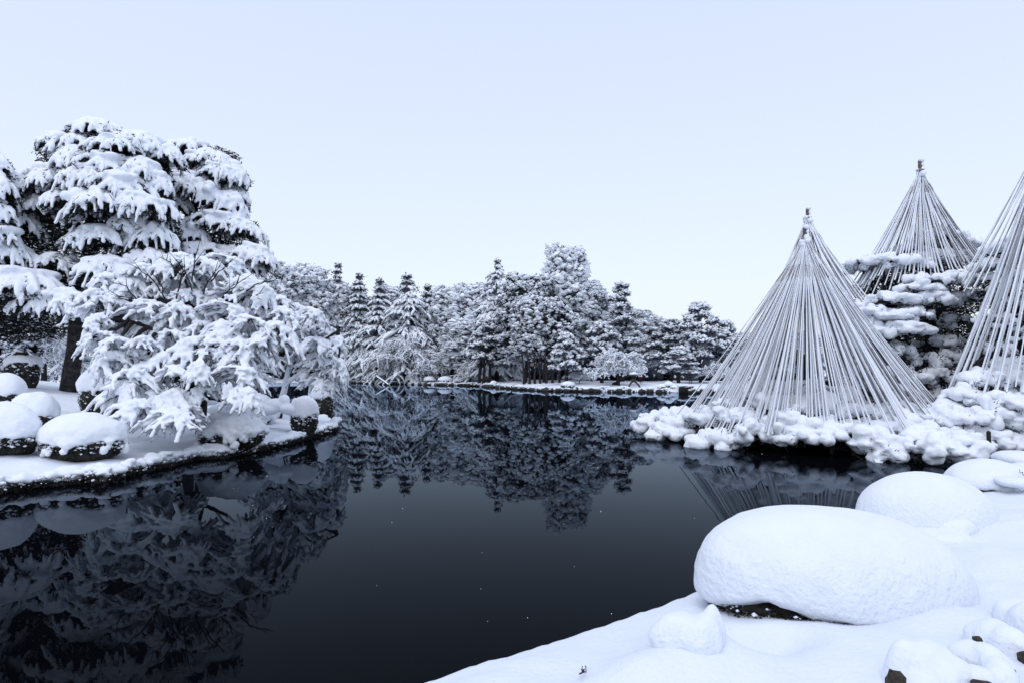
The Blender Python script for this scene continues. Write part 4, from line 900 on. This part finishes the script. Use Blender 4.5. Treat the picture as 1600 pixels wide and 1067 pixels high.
FT = [
 (545, 448, 34, 130, 'round', 'distant evergreen between the slim spire and the narrow pointed conifer'),
 (612, 450, 36, 130, 'round', 'distant evergreen behind the two drooping cedars'),
 (684, 462, 34, 130, 'round', 'distant evergreen behind the small cedar'),
 (752, 452, 34, 126, 'round', 'distant evergreen just left of the spiky topped conifer'),
 (505, 445, 30, 128, 'round', 'distant evergreen left of the slim spire behind the mottled one'),
 (940, 470, 36, 104, 'round', 'distant evergreen left of the tall level-layered pine'),
 (1020, 508, 36, 104, 'round', 'distant evergreen right of the tall level-layered pine'),
 (398, 432, 42, 108, 'round', 'rounded evergreen showing above the right shoulder of the maple, nearest the conifer'),
 (440, 420, 40, 112, 'round', 'dark rounded evergreen in the far row left of the slim spire'),
 (480, 418, 42, 116, 'round', 'evergreen with fine mottled snow just left of the slim spire'),
 (526, 410, 36, 120, 'spire', 'slimmest pointed conifer left in the far row'),
 (560, 424, 38, 122, 'cedar', 'narrow pointed conifer between the slim spire and the big cedars'),
 (592, 434, 44, 118, 'cedar', 'cedar with broad drooping layers left of the tallest cedar'),
 (636, 426, 60, 112, 'cedar', 'tallest drooping cedar of the far left half, white tiers like shingles'),
 (668, 444, 42, 120, 'cedar', 'smaller cedar half hidden right of the tallest drooping cedar'),
 (560, 490, 34, 104, 'cedar', 'low dark cedar beside the tip of the left bank'),
 (705, 452, 38, 116, 'round', 'rounded evergreen between the cedars and the spiky conifer'),
 (735, 446, 42, 114, 'round', 'bushy tall evergreen left of the spiky topped one'),
 (776, 406, 52, 104, 'spire', 'spiky topped conifer with upswept white tips near the centre'),
 (725, 500, 40, 104, 'round', 'low rounded evergreen behind the two thin trunks'),
 (765, 500, 40, 96, 'pine', 'small pine with white pads above a thin bare trunk by the shore'),
 (820, 430, 46, 94, 'round', 'large dark evergreen left of the highest tree'),
 (884, 390, 46, 96, 'round', 'highest tree on the far bank, heaped with snow'),
 (850, 470, 56, 88, 'round', 'big dark leafy evergreen with several trunks on the shore'),
 (925, 448, 36, 96, 'round', 'evergreen right of the highest tree'),
 (972, 438, 36, 90, 'pine', 'tall pine with level white layers right of the highest tree'),
 (886, 518, 34, 79, 'pine', 'small shapely pine on the shore beneath the highest tree'),
 (1000, 486, 38, 92, 'round', 'rounded evergreen behind the weeping tree by the lantern'),
 (1048, 500, 42, 88, 'pine', 'dense white pine between the lantern and the flat-topped pine'),
 (1094, 474, 44, 84, 'pine', 'flat-topped pine standing alone against the sky left of the rope cone'),
 (1060, 540, 40, 80, 'pine', 'low pine behind the person on the bank'),
 (1135, 502, 36, 86, 'pine', 'white pine touching the left side of the nearest rope cone'),
 (1180, 520, 50, 84, 'round', 'evergreen seen through the left ropes of the nearest cone'),
 (1240, 520, 50, 84, 'round', 'evergreen straight behind the nearest rope cone'),
 (1310, 520, 50, 82, 'cedar', 'cedar seen between the nearest rope cone and the layered pine'),
 (940, 500, 40, 84, 'pine', 'pine filling the gap behind the small shapely pine'),
 (640, 512, 70, 104, 'weep', 'wide pale weeping tree low under the tallest cedar'),
 (668, 548, 34, 102, 'weep', 'small bright weeping bush-like tree at the water edge'),
 (966, 532, 52, 76, 'weep', 'weeping tree with a leaning dark trunk beside the stone lantern'),
 (735, 560, 26, 95, 'weep', 'tangle of bare snowy branches by the two thin trunks'),
 (1118, 556, 30, 82, 'weep', 'feathery bare tree near the person on the bank'),
 (905, 572, 26, 80, 'weep', 'low bare white bush tree under the small shapely pine'),
]
for i, (px, top, hw, Y, k, lab) in enumerate(FT):
    low = {'round': .22, 'cedar': .06, 'spire': .05, 'pine': .32, 'weep': 0}[k]
    if lab.startswith('big dark'): low = .30
    far_tree(px, top, hw, Y, k, lab, low=low, snow=(.45 if lab.startswith(('big dark', 'large dark')) else 1.0), dens=(1.0 if k != 'weep' else (1.6 if hw > 50 else .9)), lean=rng.uniform(-1, 1))
GROUP = 'trees in the shade behind the left conifers'
for px, top, hw, Y, k, lab in [(20, 470, 50, 36, 'round', 'shaded snowy tree at the left edge behind the fir trunk'), (70, 480, 40, 40, 'weep', 'shaded twiggy tree just left of the leaning dark trunk'), (200, 430, 60, 42, 'round', 'shaded evergreen behind the maple and the big fir'),
                               (280, 440, 50, 44, 'round', 'shaded evergreen behind the second conifer'), (-60, 420, 70, 44, 'cedar', 'dark cedar behind the tree at the left edge'), (110, 420, 60, 50, 'cedar', 'dark cedar filling the gap behind the tallest fir')]:
    far_tree(px, top, hw, Y, k, lab, zf=lambda x, y: left_z(x, y) if y < 56 else 2, low=.08, snow=.5, dens=1.2 if k != 'weep' else 1.0)
GROUP = 'trees behind the right-hand pines'
for px, top, hw, Y, k, lab in [(1380, 560, 60, 42, 'round', 'evergreen low behind the layered pine'), (1480, 560, 60, 44, 'round', 'evergreen behind the gap between the two right pines'), (1570, 540, 70, 42, 'round', 'evergreen behind the pine at the right edge'), (1660, 500, 70, 40, 'round', 'evergreen just outside the right edge')]:
    far_tree(px, top, hw, Y, k, lab, zf=lambda x, y: .5, low=.05, snow=.5)

# far wood behind everything, reads as one mass
g = Geo(); gs = Geo()
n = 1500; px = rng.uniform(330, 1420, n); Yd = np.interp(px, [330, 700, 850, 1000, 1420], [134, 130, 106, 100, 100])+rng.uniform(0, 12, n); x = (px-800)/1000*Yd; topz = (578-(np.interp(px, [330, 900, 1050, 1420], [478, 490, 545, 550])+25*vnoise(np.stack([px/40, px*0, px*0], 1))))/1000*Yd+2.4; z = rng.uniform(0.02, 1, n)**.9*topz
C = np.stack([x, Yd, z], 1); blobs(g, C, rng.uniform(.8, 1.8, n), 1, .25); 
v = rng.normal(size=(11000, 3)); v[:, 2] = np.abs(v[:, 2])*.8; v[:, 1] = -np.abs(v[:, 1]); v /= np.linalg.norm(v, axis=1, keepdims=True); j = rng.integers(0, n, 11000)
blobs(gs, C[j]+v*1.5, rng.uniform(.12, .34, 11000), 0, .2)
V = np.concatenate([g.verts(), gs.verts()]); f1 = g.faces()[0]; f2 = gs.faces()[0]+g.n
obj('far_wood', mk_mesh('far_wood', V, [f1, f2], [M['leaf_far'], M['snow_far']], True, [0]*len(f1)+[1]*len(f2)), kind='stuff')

# far bank shrubs and stones
GRP = 'snow-capped shrubs along the far bank'
def small_cap(px, py_top, py_base, hw, Y, label, name='clipped_shrub', cat='shrub', grp=GRP, m='leaf_far', capf=.6):
    Y = shore_Y(px)+(.9 if cat == 'stone' or px == 887 else 1.6)
    s = Y/1000; t = P(px, py_top, Y); bz = max(.05, far_z(t[0], Y)-.12); H = max(.3, t[2]-bz); rx = hw*s
    root = thing(name, (t[0], Y, bz), label, cat, grp); g = Geo(); V, F = ICO[3]
    v = V*np.array([rx*.93, rx*.8, H*.5])*(1+.10*vnoise(V*3+px)[:, None])+np.array([0, 0, H*.42]); g.add(v, T=F)
    n = 260; d = rng.normal(size=(n, 3)); d /= np.linalg.norm(d, axis=1, keepdims=True); 
    if cat == 'shrub': slivers(g, d*np.array([rx*.95, rx*.82, H*.5])+np.array([0, 0, H*.42]), rng.normal(size=(n, 3)), .2, .1)
    obj('foliage' if cat == 'shrub' else 'rock', g.mesh('body', M[m], smooth=False), root)
    g = Geo(); v = V.copy(); v[:, 2] = np.where(v[:, 2] < 0, v[:, 2]*.25, v[:, 2]); v = v*np.array([rx, rx*.86, H*capf])*(1+.06*vnoise(V*4+px)[:, None])+np.array([0, 0, H*(1-capf)]); g.add(v, T=F)
    k = 26; a = rng.uniform(0, 2*PI, k); blobs(g, np.stack([np.cos(a)*rx*.92, np.sin(a)*rx*.8, H*(1-capf)+rng.uniform(-.12, .08, k)], 1), rng.uniform(.06, .14, k), 1, .2)
    obj('snow_cap', g.mesh('snow_cap', M['snow_far']), root)
for a in [(595, 584, 594, 8, 107, 'snowy shrub at the foot of the leaning stem right of the snowy spit'), (611, 588, 595, 4, 108, 'tiniest snow cap in the row under the weeping tree'), (627, 586, 595, 6.5, 107, 'left one of two touching round snow caps on the far bank'),
          (640, 585, 595, 7.5, 106, 'right one of two touching round snow caps on the far bank'), (651, 591, 597, 4, 104, 'small low snow cap right of the two touching ones'), (671, 587, 596, 10, 106, 'shaded flat snow cap behind the small weeping tree'),
          (696, 587, 596, 12, 104, 'longest flat snow cap in the far row'), (716, 588, 600, 8, 98, 'round snow cap closest to the water below the tangle of branches'), (887, 595, 609, 11.5, 77, 'low bush with a flat snow cap under the small shapely pine')]:
    small_cap(*a)
GS = 'stones along the far shore'
for a in [(771, 594, 604, 5, 88, 'single round boulder with a snow cap on the point of the far bank'), (1036, 599, 609, 9, 76, 'snow-heaped rock right of the stone lantern'), (1052, 601, 611, 7, 75, 'snow-heaped rock next to the dark timber edge'), (1045, 595, 604, 8, 79, 'knobbly snow pile behind the two rocks by the timber edge'),
          (708, 597, 603, 4, 99, 'little shore stone below the round snow cap'), (945, 603, 611, 7, 76, 'shore stone left of the leaning trunk'), (976, 604, 612, 6, 75, 'dark shore stone just left of the lantern legs')]:
    small_cap(*a, name='shore_stone', cat='stone', grp=GS, m='stone', capf=.5)
# ragged stones edging the far shore: too many and small to tell apart
g = Geo(); gs = Geo(); pts = np.array(FSH[1:]); seg = np.linalg.norm(np.diff(pts, axis=0), axis=1); cum = np.concatenate([[0], np.cumsum(seg)]); n = 700
u = rng.uniform(0, cum[-1], n); x = np.interp(u, cum, pts[:, 0])+rng.normal(0, .3, n); y = np.interp(u, cum, pts[:, 1])+rng.normal(.1, .35, n); r = .08+.34*rng.uniform(0, 1, n)**2.5
blobs(g, np.stack([x, y, .12+0*x], 1), np.stack([r*1.3, r, r*.9], 1), 1, .25); j = rng.uniform(0, 1, n) < .7
blobs(gs, np.stack([x, y, .12+r*.75], 1)[j], np.stack([r*1.25, r*1.0, r*.45], 1)[j], 1, .15)
V = np.concatenate([g.verts(), gs.verts()]); f1 = g.faces()[0]; f2 = gs.faces()[0]+g.n
obj('shore_rubble', mk_mesh('shore_rubble', V, [f1, f2], [M['stone'], M['snow_far']], True, [0]*len(f1)+[1]*len(f2)), kind='stuff')
# timber edge
def box(g, c, d):
    c = np.array(c); d = np.array(d)/2; V = np.array([[a, b, e] for a in (-1, 1) for b in (-1, 1) for e in (-1, 1)])*d+c
    g.add(V, Q=[[0, 1, 3, 2], [4, 6, 7, 5], [0, 4, 5, 1], [2, 3, 7, 6], [0, 2, 6, 4], [1, 5, 7, 3]])
c = P(1072, 606, 68.3); te = thing('timber_edging', (c[0], c[1], 0), 'dark timber edging at the water below the standing person', 'edging')
for k in range(5):
    g = Geo(); box(g, (-.62+k*.31, 0, .25), (.29, .22, .75+.06*math.sin(k*2))); obj('board', g.mesh('board', M['timber'], smooth=False), te)
g = Geo(); box(g, (0, .15, .70), (1.7, .6, .14)); blobs(g, [(-.5, .1, .76), (.1, .15, .78), (.5, .1, .76)], np.array([(.5, .3, .1), (.6, .3, .12), (.4, .3, .1)]), 2); obj('snow_cap', g.mesh('snow_cap', M['snow_far']), te)

# stone lantern on two curved legs
Yl = 71.3; s = Yl/1000; c = P(990, 598, Yl); bx = c[0]; zt = P(990, 581, Yl)[2]
lan = thing('stone_lantern', (bx, Yl, 0), 'stone lantern on two curved legs astride the far shore, snow on its roof', 'lantern')
def leg(dx, z0):
    t = np.linspace(0, 1, 9)[:, None]; top = np.array([0, 0, zt-.95]); e = np.array([dx, -.1, z0]); mid = np.array([dx*.95, 0, (zt-.95)*.62+z0*.38])
    p = (1-t)**2*top+2*t*(1-t)*mid+t*t*e; g = Geo(); tubes(g, p[None], np.full((1, 9), .105), 8); obj('leg', g.mesh('leg', M['lantern']), lan)
leg(-.62, .15); leg(.85, -.1)
def hexp(z0, z1, r0, r1, nm, m='lantern'):
    g = Geo(); a = np.arange(6)*PI/3+.3; V = [(math.cos(q)*r0, math.sin(q)*r0, z0) for q in a]+[(math.cos(q)*r1, math.sin(q)*r1, z1) for q in a]+[(0, 0, z0), (0, 0, z1)]
    j = np.arange(6); jn = (j+1) % 6; g.add(V, Q=np.stack([j, jn, jn+6, j+6], 1), T=np.concatenate([np.stack([jn, j, j*0+12], 1), np.stack([j+6, jn+6, j*0+13], 1)])); return obj(nm, g.mesh(nm, M[m], smooth=False), lan)
hexp(zt-1.0, zt-.82, .30, .42, 'platform'); hexp(zt-.815, zt-.42, .27, .27, 'light_box'); hexp(zt-.415, zt-.2, .62, .25, 'roof')
for k in range(6):
    a = k*PI/3+.3+PI/6; g = Geo(); box(g, (0, 0, 0), (.02, .16, .2)); w_ = obj('window', g.mesh('window', M['timber'], smooth=False), lan, loc=(math.cos(a)*.245, math.sin(a)*.245, zt-.61)); w_.rotation_euler = (0, 0, a)
g = Geo(); blobs(g, [(0, 0, zt-.2)], np.array([(.5, .5, .17)]), 3, .03); blobs(g, [(0, 0, zt-.05)], np.array([(.13, .13, .13)]), 2); obj('snow_cap', g.mesh('snow_cap', M['snow_far']), lan)

# leaning shore trunks that show in front of crowns
GROUPT = 'bare trunks on the far shore'
for pts, r, lab in [([(958, 612, 77), (964, 600, 77), (972, 585, 77), (985, 565, 77.5)], (.3, .16), 'thick dark trunk leaning right beside the lantern'), ([(747, 600, 97), (751, 575, 97), (752, 550, 97)], (.26, .2), 'straight pale grey trunk, left of a pair near the centre'), ([(755, 602, 96), (757, 570, 96), (756, 540, 96)], (.2, .14), 'straight dark trunk, right of a pair near the centre'),
                    ([(588, 588, 105), (600, 596, 103), (607, 601, 102)], (.12, .09), 'fallen-looking snowy stem slanting into the water by the spit')]:
    p = [P(*q) for q in pts]; p = [np.array(v) for v in p]
    if r[0] > .25 or 'dark' in lab: p[0][2] = far_z(p[0][0], p[0][1])-.1
    rt = thing('bare_tree', p[0], lab, 'tree', GROUPT); trunk(rt, p, r)
    if 'snowy' in lab: g = Geo(); tubes(g, (np.array(p)+np.array([0, -.05, .14]))[None], np.full((1, 3), .13), 6); obj('snow_cover', g.mesh('snow_cover', M['snow_far'], rt.location), rt)
mt = thing('trunk_cluster', ground_pt(850, 84, far_z), 'cluster of pale slim stems at the foot of the big dark evergreen', 'trunks')
for dx in (-2.6, -1.9, -1.2, -.5, .3, 1.1, 2.0, 2.9):
    g = Geo(); tubes(g, np.array([[(dx, 0, -.1), (dx+rng.uniform(-.1, .1), 0, 1.2), (dx+rng.uniform(-.3, .3), .2, 2.6), (dx+rng.uniform(-.5, .5), .5, 4.5)]]), np.array([[.2, .12, .11, .09]]), 7); obj('stem', g.mesh('stem', M['bark']), mt)

# people on the far bank
def person(px, py_feet, Y, H, label, top, trousers, stride=.12):
    b = P(px, py_feet, Y); b[2] = far_z(b[0], Y)-.02; root = thing('person', b, label, 'person'); k = H/1.7
    vs = [(0, 0, .95), (0, 0, 1.15), (0, 0, 1.38), (0, .0, 1.50), (0, -.01, 1.60), (.10, 0, .90), (.11, -stride*.4, .50), (.11, 0, .08), (.11, -.12, .04), (-.10, 0, .90), (-.11, stride*.4, .50), (-.11, .05, .08), (-.11, -.08, .04),
          (.19, 0, 1.40), (.25, .02, 1.14), (.17, -.16, 1.02), (-.19, 0, 1.40), (-.25, .02, 1.14), (-.17, -.16, 1.02), (0, -.01, 1.67)]
    es = [(0, 1), (1, 2), (2, 3), (3, 4), (4, 19), (0, 5), (5, 6), (6, 7), (7, 8), (0, 9), (9, 10), (10, 11), (11, 12), (2, 13), (13, 14), (14, 15), (2, 16), (16, 17), (17, 18)]
    rd = [.15, .15, .15, .06, .10, .10, .07, .05, .045, .10, .07, .05, .045, .075, .055, .04, .075, .055, .04, .08]
    me = bpy.data.meshes.new('body'); me.from_pydata([tuple(c*k for c in v) for v in vs], es, []); o = obj('body', me, root)
    sk = o.modifiers.new('s', 'SKIN'); 
    for v, r in zip(me.skin_vertices[0].data, rd): v.radius = (r*k*1.15, r*k*.9)
    me.skin_vertices[0].data[0].use_root = True; o.modifiers.new('u', 'SUBSURF').levels = 1
    dg = bpy.context.evaluated_depsgraph_get(); nm = bpy.data.meshes.new_from_object(o.evaluated_get(dg)); o.modifiers.clear(); o.data = nm
    nm.materials.clear(); [nm.materials.append(M[q]) for q in ('skin', top, trousers)]
    nm.polygons.foreach_set('material_index', np.array([0 if p.center.z > 1.5*k else (1 if p.center.z > .9*k else 2) for p in nm.polygons], np.int32)); nm.shade_smooth()
    g = Geo(); blobs(g, [(0, .02, 1.66*k)], np.array([(.11, .12, .10)])*k, 2); obj('hat', g.mesh('hat', M['dark_cloth']), root)
    g = Geo(); blobs(g, [(0, -.01, 1.52*k)], np.array([(.10, .10, .05)])*k, 2); obj('scarf', g.mesh('scarf', M['red']), root)
    return root
person(1079, 600.5, 76.5, 1.5, 'person in dark winter clothes with a touch of red standing on the far bank', 'dark_cloth', 'dark_cloth')
person(1002, 603, 79, 1.4, 'person in a red jacket half hidden by twigs right of the stone lantern', 'red', 'dark_cloth')

# sparse falling flakes
n = 34; g = Geo(); Yf = rng.uniform(2.5, 9, n); pxs = rng.uniform(350, 1350, n); pys = rng.uniform(700, 1050, n)
C = np.array([P(a, b_, c_) for a, b_, c_ in zip(pxs, pys, Yf)]); C = C[C[:, 2] > .15]; blobs(g, C, rng.uniform(.0018, .0035, len(C))*C[:, 1]/5, 1, .2)
obj('falling_snowflakes', g.mesh('falling_snowflakes', M['snow']), kind='stuff')

print('REMESHED', run_jobs())
print('TRIS', sum(sum(len(p.vertices)-2 for p in m.polygons) if False else len(m.polygons)*2 for m in bpy.data.meshes))
